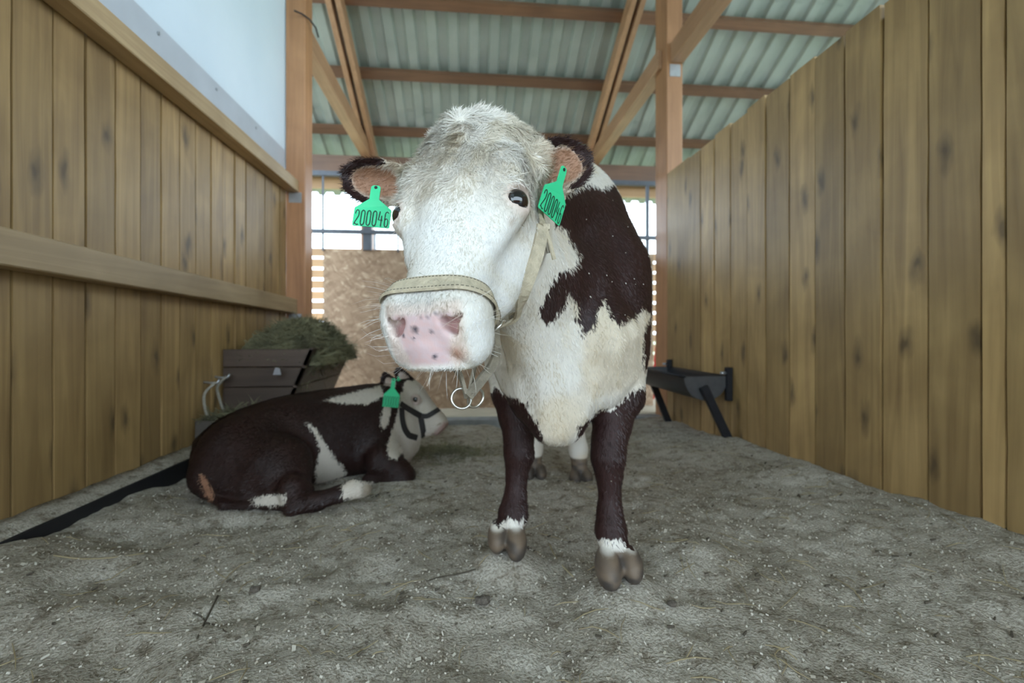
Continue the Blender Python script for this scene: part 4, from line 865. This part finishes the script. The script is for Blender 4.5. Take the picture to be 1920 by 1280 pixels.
# head: poll to muzzle
h0, h1 = cc(766, 728, 2.42), cc(829, 789, 2.38); ca = h1 - h0; cl = np.linalg.norm(ca); ca /= cl; cnm = np.array([.62, -.18, .76]); cnm -= ca * (cnm @ ca); cnm /= np.linalg.norm(cnm); csd = np.cross(ca, cnm); RC = np.stack([csd, ca, cnm])
fx.loft(h0, RC, [(-.045, 0, .05, -.06, .03), (0, 0, .070, -.10, .048), (.06, 0, .074, -.115, .048), (.12, 0, .064, -.105, .038), (.18, 0, .053, -.096, .030), (cl, 0, .052, -.085, .024), (cl + .032, 0, .044, -.070, .010)], .03, np.minimum(h0, h1) - .16, np.maximum(h0, h1) + .16, 2.4)
fx.cone(cc(775, 790, 2.40), cc(800, 806, 2.39), .055, .032, .03)
csgn = 1 if csd[1] < 0 else -1                                        # which side faces the camera
ce_ = h0 + ca * .085 + csd * csgn * .062 + cnm * .016; fx.ell(ce_, RC, (.022, .026, .022), .012)
cob = csd * csgn
fx.ell(ce_ + cob * .022, np.stack([ca, cnm, cob]), (.019, .010, .016), .003, True)
nz = h0 + ca * (cl + .012) + csd * csgn * .030 - cnm * .006; fx.ell(nz + cob * .012, np.stack([ca, cnm, cob]), (.008, .012, .012), .004, True)
CEARS = []
def cear(b, t, op, hw):
    n0 = len(EARS); ear(b, t, op, hw, .012); CEARS.append(EARS.pop())
cear(cc(748, 742, 2.36), cc(719, 703, 2.31), np.array([-.1, -.95, -.1]), .047)
cear(cc(770, 726, 2.44), cc(742, 692, 2.44), np.array([-.2, -.9, .1]), .044)
fx.chain([(cc(372, 850, 1.79), .025), (cc(366, 890, 1.75), .020), (cc(385, 925, 1.70), .016), (cc(420, 946, 1.655), .016), (cc(470, 948, 1.65), .013)], .012)      # tail
kv, kf = fx.mesh(); kv, kf = biggest(kv, kf); kv = relax(kv, kf, 1, .4); kn = vnormals(kv, kf)
kp = pix(kv); km = kv[:, 1] / F; front = (kn * (kv - np.array([0, 0, HC]))).sum(1) < 0
WHITES = [[(574, 792), (590, 800), (606, 822), (622, 848), (652, 886), (640, 900), (595, 914), (592, 880), (600, 842), (592, 815)],
          [(606, 750), (660, 736), (715, 722), (720, 742), (690, 758), (640, 756)],
          [(724, 752), (734, 756), (729, 790), (720, 806), (714, 798), (716, 775)],
          [(738, 800), (745, 775), (752, 740), (770, 700), (870, 700), (870, 850), (750, 850), (746, 862), (730, 858), (726, 835)],
          [(640, 908), (660, 898), (700, 905), (700, 935), (645, 935)],
          [(472, 935), (500, 928), (535, 926), (535, 946), (480, 948)]]
wsd = np.full(len(kv), -1.0)
for pl_ in WHITES: wsd = np.maximum(wsd, np.where(front, poly_sd(kp, pl_) * km, -.05))
chead = ((kv - h0) @ RC.T)[:, 1] > -.02; wsd = np.where(chead & (kp[:, 0] > 752) & (kv[:, 1] > 2.2), np.maximum(wsd, .03), wsd)
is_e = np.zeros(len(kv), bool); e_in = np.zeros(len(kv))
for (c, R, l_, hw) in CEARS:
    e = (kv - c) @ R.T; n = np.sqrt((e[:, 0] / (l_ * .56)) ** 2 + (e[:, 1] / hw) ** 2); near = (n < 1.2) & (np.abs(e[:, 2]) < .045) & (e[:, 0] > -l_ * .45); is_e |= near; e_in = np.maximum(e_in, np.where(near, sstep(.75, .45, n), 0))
wsd = np.where(is_e, np.where(e_in > .5, .01, -.03), wsd)
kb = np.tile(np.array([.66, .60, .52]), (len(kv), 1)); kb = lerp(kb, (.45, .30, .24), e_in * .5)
kb = lerp(kb, (.30, .155, .095), sstep(.02, .0, -poly_sd(kp, [(372, 888), (384, 890), (402, 925), (398, 942), (386, 928)]) * km)); wsd = np.maximum(wsd, np.where(front, poly_sd(kp, [(372, 888), (384, 890), (402, 925), (398, 942), (386, 928)]) * km, -.05))
kb = lerp(kb, (.48, .36, .31), sstep(.035, .022, np.linalg.norm(kv - ce_ - cob * .01, axis=1)) * .8); kb = lerp(kb, (.38, .24, .21), sstep(cl + .005, cl + .025, (kv - h0) @ ca) * chead * (kv[:, 1] > 2.2) * .9)
kb = lerp(kb, (.30, .25, .19), sstep(.03, .015, np.linalg.norm(kv - cc(687, 918, 1.70), axis=1)))
KR = c2w(np.array([-.9, 2.1, -.03])); calf = empty('calf', Vector(KR)); tag(calf, 'small dark red-brown calf with white head lying on the bedding', 'calf')
animal_mesh('body', kv, kf, kb, -wsd, np.zeros(len(kv)), M['calf_coat'], calf, KR)
bm = bmesh.new(); bmesh.ops.create_uvsphere(bm, u_segments=16, v_segments=10, radius=.0165); me = bpy.data.meshes.new('eye'); bm.to_mesh(me); bm.free(); o = link('eye', me, M['eye'], calf, None, True); o.location = Vector(c2w(ce_ + cob * .006) - KR)
qd, w = surf_sample(kv, kf, front * 1.0, 26000); P = at_w(kv, qd, w); Nn = at_w(kn, qd, w); Nn /= np.linalg.norm(Nn, axis=1, keepdims=True); ws = at_w(wsd, qd, w) + rng.normal(0, .004, len(P))
strands('body_hair', P, Nn, np.tile(np.array([[-.7, -.2, -.6]]), (len(P), 1)) + rng.normal(0, .3, (len(P), 3)), rng.uniform(.010, .018, len(P)), np.full(len(P), .002), np.where((ws < 0)[:, None], BRN * .62 * rng.uniform(.7, 1.6, (len(P), 1)), at_w(kb, qd, w)), calf, KR, .3, .15)
kbvh = BVHTree.FromPolygons([tuple(p) for p in kv.tolist()], [tuple(q_) for q_ in kf.tolist()])
def on_calf(px, py):
    d = Vector(C(px, py, 1.0)) - CAMC; h = kbvh.ray_cast(CAMC, d.normalized()); return (np.array(h[0]), np.array(h[1])) if h[0] is not None else None
def calf_strap(name, pxs, width, parent):
    hs_ = [h for h in (on_calf(*p) for p in pxs) if h is not None and h[0][1] > 2.15]
    if len(hs_) < 2: return None
    S_ = spline([h[0] for h in hs_], 18); NS = spline([h[1] for h in hs_], 18)
    for _ in range(4): S_[1:-1] = (S_[:-2] + S_[2:] + 2 * S_[1:-1]) / 4
    return strap(name, S_, NS, width, .005, M['dark_strap'], parent, KR, .004)[0]
ch = calf_strap('halter', [(822, 768), (812, 774), (800, 780), (790, 779)], .026, calf); ch['label'] = 'dark webbing halter'
for pxs in ([(788, 779), (774, 772), (760, 764), (750, 757)], [(788, 780), (791, 795), (793, 808), (792, 818)], [(752, 765), (753, 785), (758, 805), (766, 816)], [(766, 816), (780, 820), (791, 822)]):
    calf_strap('strap', pxs, .030, ch)
dmin = min([h[0][1] for h in (on_calf(px, py) for px in (718, 726, 734, 742, 748) for py in (735, 748, 760)) if h is not None]) - .012
ear_tag(cc(738, 712, dmin - .004), cc(732, 761, dmin) - cc(738, 712, dmin - .004), cc(746, 745, dmin + .012) - cc(719, 746, dmin), .074, .132, calf, KR, '000000')
ear_tag(cc(747, 706, 2.385), cc(747, 715, 2.37) - cc(747, 706, 2.385), cc(755, 708, 2.39) - cc(742, 708, 2.37), .04, .04, calf, KR, '')

# ------------------------------------------------------------------ hay manger in the left corner
Y0, Y1, XM = 2.62, 3.46, -.86
mg = empty('hay_manger', (-1.1, 3.0, .0))
def slab(name, quad, t, mat, parent, dirn):
    q_ = [Vector(p) for p in quad]; d = Vector(dirn) * t
    return MB().add([*q_, *[p + d for p in q_]], [(0, 1, 2, 3), (7, 6, 5, 4), (0, 4, 5, 1), (1, 5, 6, 2), (2, 6, 7, 3), (3, 7, 4, 0)]).build(name, mat, parent, q_[0], bevel=.003)
zt, zb = .545, .06; xb = -1.06
def xs_at(z): return xb + (XM - xb) * (z - zb) / (zt - zb)
lv = [zb, .20, .335, .475 - .03, zt]
for a, b in zip(lv[:-1], lv[1:]):
    slab('end_board', [(XL + .01, Y0, a + .002), (xs_at(a), Y0, a + .002), (xs_at(b), Y0, b - .002), (XL + .01, Y0, b - .002)], .026 + random.uniform(0, .006), M['darkwood'], mg, (0, 1, 0))
    slab('end_board', [(XL + .01, Y1, a + .002), (xs_at(a), Y1, a + .002), (xs_at(b), Y1, b - .002), (XL + .01, Y1, b - .002)], .026, M['darkwood'], mg, (0, -1, 0))
    slab('side_board', [(xs_at(a), Y0, a + .002), (xs_at(a), Y1, a + .002), (xs_at(b), Y1, b - .002), (xs_at(b), Y0, b - .002)], .025, M['darkwood'], mg, (-.92, 0, .38))
slab('bottom_board', [(XL + .01, Y0, zb), (XL + .01, Y1, zb), (xb, Y1, zb), (xb, Y0, zb)], .025, M['darkwood'], mg, (0, 0, 1))
for yy in (Y0 + .02, Y1 - .06):
    MB().box((XL + .02, yy, -.16), (XL + .08, yy + .05, zb + .01)).build('leg', M['darkwood'], mg, (XL + .05, yy, 0)); MB().box((xb - .06, yy, -.16), (xb - .005, yy + .05, zb + .01)).build('leg', M['darkwood'], mg, (xb - .03, yy, 0))
slab('label_scrap', [W(511, 703, 2.43), W(527, 703, 2.43), W(524, 690, 2.43), W(516, 688, 2.43)], .004, simple('pale_scrap', (.36, .36, .38), .7), mg, (0, 1, 0)).location.y += 0
tag(mg, 'dark wooden hay manger with sloping side in the corner by the post', 'manger')
def blades(n, fn, l0, l1, wd, mb=None, bend=.4, up=0):
    mb = mb or MB()
    for _ in range(n):
        p = np.array(fn()); d = rng.normal(0, 1, 3); d[2] = d[2] * .45 + up; d /= np.linalg.norm(d); l = rng.uniform(l0, l1); b = rng.normal(0, 1, 3) * bend * l; b[2] -= .2 * l * bend
        sdv = np.cross(d, rng.normal(0, 1, 3)); sdv = sdv / np.linalg.norm(sdv) * wd / 2; P3 = [p - d * l / 2, p + b * .15, p + d * l / 2 + b * .3]
        mb.add([P3[0] - sdv, P3[0] + sdv, P3[1] - sdv, P3[1] + sdv, P3[2]], [(0, 1, 3, 2), (2, 3, 4)])
    return mb
gxs = np.linspace(0, 1, 34); hv_, hf_ = [], []                      # hay heap: a lumpy mound filling the manger
def hay_top(u, v): return .50 + .18 * math.sin(math.pi * min(1, max(0, .10 + .88 * u))) ** .7 * (.72 + .32 * math.sin(math.pi * (v * .8 + .12))) + .055 * float(vnoise(u * 5, v * 7, 51)) + .03 * float(vnoise(u * 13, v * 17, 52))
for i, u in enumerate(gxs):
    for j, v in enumerate(gxs):
        X_ = XL + .03 + u * (XM + .045 - XL - .03); edge = min(u * 6, (1 - u) * 6, v * 8, (1 - v) * 8, 1)
        hv_.append((X_, Y0 + .035 + v * (Y1 - Y0 - .07), .45 + (hay_top(u, v) - .45) * max(0, edge) ** .6))
n = len(gxs)
for i in range(n - 1):
    for j in range(n - 1): hf_.append((i * n + j, (i + 1) * n + j, (i + 1) * n + j + 1, i * n + j + 1))
hb = MB().add(hv_, hf_)
def hayp():
    u, v = rng.random(), rng.random(); e = min(u * 6, (1 - u) * 5, v * 8, (1 - v) * 8, 1)
    return (XL + .10 + u * (XM + .03 - XL - .10), Y0 + .03 + v * (Y1 - Y0 - .06), .46 + (hay_top(u, v) - .45) * max(0, e) ** .6 + rng.normal(0, .008))
blades(6500, hayp, .05, .16, .0035, hb)
def spill(): v = rng.random(); z = zt - abs(rng.normal(0, .10)); return (xs_at(z) + .012, Y0 + .05 + v * (Y1 - Y0 - .08), z)
blades(420, spill, .05, .17, .0035, hb, .6, -.9)
hay = hb.build('hay', M['hay'], None, (-1.1, 3.0, .45)); tag(hay, 'heap of grey-green hay piled in the dark manger', 'hay', kind='stuff')
# low block under the manger end with hay wisps and two hanging ropes
bk0 = W(362, 800, 2.22); fb = empty('feed_box', (XL + .2, 2.48, -.05)); Yb = 2.36
M['box'] = wood('grey_box_wood', (.16, .14, .12), (.08, .07, .06), axis='X', knots=False)
MB().box((XL + .012, Yb, -.1), (XL + .42, Yb + .025, .20)).build('front_board', M['box'], fb, (XL + .2, Yb, 0), bevel=.003); MB().box((XL + .012, Yb + .225, -.1), (XL + .42, Yb + .25, .20)).build('back_board', M['box'], fb, (XL + .2, Yb + .24, 0), bevel=.003)
MB().box((XL + .012, Yb + .025, -.1), (XL + .037, Yb + .225, .20)).build('side_board', M['box'], fb, (XL + .02, Yb + .1, 0)); MB().box((XL + .395, Yb + .025, -.1), (XL + .42, Yb + .225, .20)).build('side_board', M['box'], fb, (XL + .4, Yb + .1, 0)); MB().box((XL + .037, Yb + .025, .08), (XL + .395, Yb + .225, .12)).build('bottom', M['box'], fb, (XL + .2, Yb + .1, .1))
tag(fb, 'low grey wooden box on the floor in front of the hay manger', 'box')
hb2 = blades(700, lambda: (XL + .03 + rng.random() * .38, Yb + .01 + rng.random() * .22, .185 + abs(rng.normal(0, .02))), .05, .15, .0035); blades(60, lambda: (XL + .2 + rng.random() * .18, Yb + .05 + rng.random() * .15, .24), .08, .16, .004, hb2, .5, 1.2)
tag(hb2.build('hay_wisps', M['hay'], None, (XL + .2, Yb + .1, .18)), 'loose wisps of hay in the low grey box', 'hay', kind='stuff')
def hook_rope(px0, py0, path, d0, label):
    Yh = wall_y(px0, XL); dh = Yh * CY + XL * SY; zh = HC + (HOR - py0) / F * dh
    p0 = Vector((XL + .055, Yh, zh)); pp_ = [p0] + [W(px, py, dd) for px, py, dd in path]
    r_ = empty('rope', p0); MB().tube([Vector(x) for x in spline([tuple(p) for p in pp_], 22)], .0075, 8).build('cord', M['rope'], r_, p0, True)
    MB().tube([(XL - .005, Yh, zh), (XL + .03, Yh, zh - .005), (XL + .06, Yh, zh - .006), (XL + .072, Yh, zh + .012)], .006, 8).build('hook', M['zinc'], r_, p0, True)
    tag(r_, label, 'rope')
hook_rope(384, 716, [(384, 738, 2.31), (384, 762, 2.30), (390, 780, 2.30), (402, 792, 2.32)], 2.3, 'pale rope hanging from the wall hook farther from the manger')
hook_rope(404, 706, [(408, 725, 2.43), (412, 748, 2.43), (418, 766, 2.43), (424, 778, 2.43)], 2.4, 'pale rope hanging from the wall hook beside the manger end board')

# ------------------------------------------------------------------ steel feed trough on the right wall
YT0, YT1 = 2.66, 3.48; XT = XR - .30; zt_ = .368
tr = empty('feed_trough', (XR - .15, 3.0, -.08)); ang = np.linspace(math.pi, 2 * math.pi, 18); cx_, rt = (XT + XR - .02) / 2, (XR - .02 - XT) / 2
prof_ = [(cx_ + rt * math.cos(a), zt_ + rt * 1.06 * math.sin(a)) for a in ang]; vs, fs = [], []
for y in (YT0, YT1):
    for (x, z) in prof_: vs.append((x, y, z))
    for (x, z) in prof_: vs.append((cx_ + (x - cx_) * .975, y, z + .004))
m_ = len(prof_)
for i in range(m_ - 1): fs += [(i, i + 1, 2 * m_ + i + 1, 2 * m_ + i), (m_ + i + 1, m_ + i, 3 * m_ + i, 3 * m_ + i + 1)]
fs += [(0, 2 * m_, 3 * m_, m_), (m_ - 1, 2 * m_ - 1, 4 * m_ - 1, 3 * m_ - 1)]
MB().add(vs, fs).build('basin', M['steel'], tr, (cx_, 3.0, zt_), True)
for y, dy in ((YT0, -.006), (YT1, .006)):
    p_ = [(x, y, z) for x, z in prof_]; p2 = [(x, y + dy, z) for x, z in prof_]
    MB().add(p_ + p2, [tuple(range(m_)), tuple(range(2 * m_ - 1, m_ - 1, -1))] + [(i, m_ + i, m_ + (i + 1) % m_, (i + 1) % m_) for i in range(m_)]).build('end_plate', M['plate'], tr, (cx_, y, zt_))
MB().tube([(XT, YT0 - .006, zt_), (XT, YT1, zt_)], .009, 8).build('rim', M['steel'], tr, (XT, 3, zt_), True)
for y in (YT0 - .025, YT1 - .01):
    MB().box((XR - .035, y, zt_ - .15), (XR + .001, y + .035, zt_ + .055)).build('bracket', M['steel'], tr, (XR, y, zt_), bevel=.003)
    MB().tube([(XR - .036, y + .017, zt_ + .02), (XR - .07, y + .017, zt_ + .02)], .009, 8).build('bolt', M['zinc'], tr, (XR - .05, y, zt_), True)
for y in (YT0 - .03, YT1 - .02):
    MB().beam((cx_ - .03, y, zt_ - .06), (XR - .03, y, float(bed_z(XR - .05, y)) - .02), 0.05, .03, (0, 1, 0)).build('leg', M['steel'], tr, (cx_, y, .2), bevel=.003)
tag(tr, 'dark half-round steel feed trough on slanting legs by the right plank wall', 'trough')
# red pole behind the gate
xa = gx(1222) * 4.6 / YG; rh = MB().tube([(xa + .01, 4.6, -.055), (xa + .05, 4.62, .35), (xa + .10, 4.64, .75), (xa + .101, 4.641, .765)], [.016, .017, .016, .009], 12).build('red_pole', M['red'], None, (xa, 4.6, -.055), True)
tag(rh, 'red pole leaning upright behind the barred gate', 'pole')
hc_ = c2w(C(835, 820, 2.62))
def scat():
    a, r = rng.random() * 6.28, abs(rng.normal(0, .17)); x, y = hc_[0] + math.cos(a) * r * 1.2, hc_[1] + math.sin(a) * r * .8; return (x, y, float(bed_z(x, y)) + .008 + .03 * math.exp(-(r / .12) ** 2) * rng.random())
tag(blades(900, scat, .04, .12, .003).build('scattered_hay', M['hay'], None, tuple(hc_)), 'thin patch of hay on the bedding under the calf muzzle', 'hay', kind='stuff')
# ------------------------------------------------------------------ litter on the bedding
shav = MB(); nS = 26000                                            # wood shavings: little flat chips
yy = .45 + rng.random(nS) ** 1.7 * 2.6; xx = XL + .12 + rng.random(nS) * (XR - XL - .16); zz_ = bed_z(xx, yy); L_ = rng.uniform(.0010, .0032, nS) * (1 + (rng.random(nS) > .96)); an = rng.random(nS) * 6.28; tl = rng.normal(0, .35, nS)
ca_, sa_ = np.cos(an), np.sin(an); wv_ = L_ * rng.uniform(.25, .7, nS)
q4 = np.stack([np.stack([xx + sx * ca_ * L_ - sy * sa_ * wv_, yy + sx * sa_ * L_ + sy * ca_ * wv_, zz_ + .0025 + sx * tl * L_ + .0012 * sy], -1) for sx, sy in ((-1, -1), (1, -1), (1, 1), (-1, 1))], 1).reshape(-1, 3)
me = bpy.data.meshes.new('wood_shavings'); me.from_pydata(q4.tolist(), [], (np.arange(nS)[:, None] * 4 + np.arange(4)[None]).tolist()); me.update()
def mat_chips():
    m, nt, b = new_mat('mixed_wood_chips'); g_ = N(nt, 'ShaderNodeNewGeometry'); r = ramp(nt, [(0, (.24, .20, .15)), (.25, (.42, .37, .29)), (.6, (.54, .50, .42)), (1, (.63, .59, .51))]); L(nt, g_.outputs['Random Per Island'], r.inputs[0]); L(nt, r.outputs[0], b.inputs['Base Color']); b.inputs['Roughness'].default_value = .9; return m
tag(link('wood_shavings', me, mat_chips()), 'tiny pale wood chips strewn over the sawdust bedding', 'shavings', kind='stuff')
def floor_p(): x = XL + .15 + rng.random() * (XR - XL - .22); y = .5 + rng.random() ** 1.5 * 2.9; return (x, y, float(bed_z(x, y)) + .004)
st1 = MB()
for _ in range(520):
    p = np.array(floor_p()); a = rng.random() * 6.28; l = rng.uniform(.02, .11); pts_ = []
    bnd = rng.normal(0, .35)
    for t in (-.5, -.17, .17, .5):
        x = p[0] + math.cos(a + bnd * t) * l * t; y = p[1] + math.sin(a + bnd * t) * l * t; pts_.append((x, y, float(bed_z(x, y)) + .003 + .004 * (abs(t) < .3) * rng.random()))
    st1.tube(pts_, [.0008, .0013, .0012, .0006], 4)
tag(st1.build('loose_straw', M['straw'], None, (0, 1.5, 0)), 'scattered thin straw stalks lying on the sawdust', 'straw', kind='stuff')
st2 = MB()
for _ in range(420):
    p = np.array(floor_p()); r = rng.uniform(.002, .006); st2.tube([(p[0] - r, p[1], p[2] - .001), (p[0] + r, p[1] + rng.normal(0, r), p[2] + r * .6)], [r * .6, r * .4], 5)
tag(st2.build('dark_crumbs', M['twig'], None, (0, 1.5, 0)), 'small dark crumbs of dung and bark over the sawdust', 'debris', kind='stuff')
def ground_pt(px, py):
    z = 0.0
    for _ in range(12): d = (HC - z) * F / (py - HOR); w_ = W(px, py, d); z = float(bed_z(w_.x, w_.y))
    return Vector((w_.x, w_.y, z))
def twig(paths, r, label, mat='twig'):
    pts_ = [[ground_pt(*p) + Vector((0, 0, r * .7)) for p in path] for path in paths]; root = empty('twig', pts_[0][0])
    for i, p in enumerate(pts_): MB().tube([Vector(x) for x in spline([tuple(q_) for q_ in p], 14)] if len(p) > 2 else p, r * (1 if i == 0 else .7), 6).build('stem' if i == 0 else 'side_twig', M[mat], root, pts_[0][0], True)
    tag(root, label, 'twig')
twig([[(370, 1198), (385, 1165), (400, 1135), (408, 1118)], [(383, 1168), (400, 1172), (424, 1186)], [(385, 1165), (374, 1155), (362, 1150)]], .0022, 'forked dark twig sticking across the foreground sawdust')
twig([[(800, 1090), (830, 1082), (862, 1076), (892, 1068)]], .0022, 'nearly straight dark twig lying in front of the hooves')
twig([[(100, 1042), (150, 1048), (210, 1046), (270, 1038)]], .0022, 'long pale straw stalk lying beside the black sill', 'straw')
twig([[(1030, 1020), (1042, 1045), (1058, 1065), (1075, 1082)]], .0022, 'curved thin stalk lying between the front hooves', 'straw')
twig([[(1478, 815), (1473, 835), (1478, 862)]], .002, 'greenish stalk leaning on the right plank wall', 'straw')
for (px, py, r, lb) in ((905, 1130, .016, 'larger grey dung clod in the foreground sawdust'), (478, 1108, .011, 'small brown dung clod near the forked twig'), (1260, 1135, .009, 'small dark clod near the right front hoof')):
    g0 = ground_pt(px, py); bm = bmesh.new(); bmesh.ops.create_icosphere(bm, subdivisions=3, radius=r)
    for v_ in bm.verts: k_ = 1 + .55 * float(vnoise(v_.co.x * 160 + px, v_.co.y * 160 + v_.co.z * 190, 61)); v_.co = Vector((v_.co.x * k_ * 1.15, v_.co.y * k_, v_.co.z * k_ * .72))
    me = bpy.data.meshes.new('clod'); bm.to_mesh(me); bm.free(); o = link('clod', me, M['clod'] if 'clod' in M else M.setdefault('clod', simple('grey_clod', (.13, .11, .09), .95, 0, .3, 90, .6, 200)), None, g0 + Vector((0, 0, r * .4)), True); tag(o, lb, 'clod')
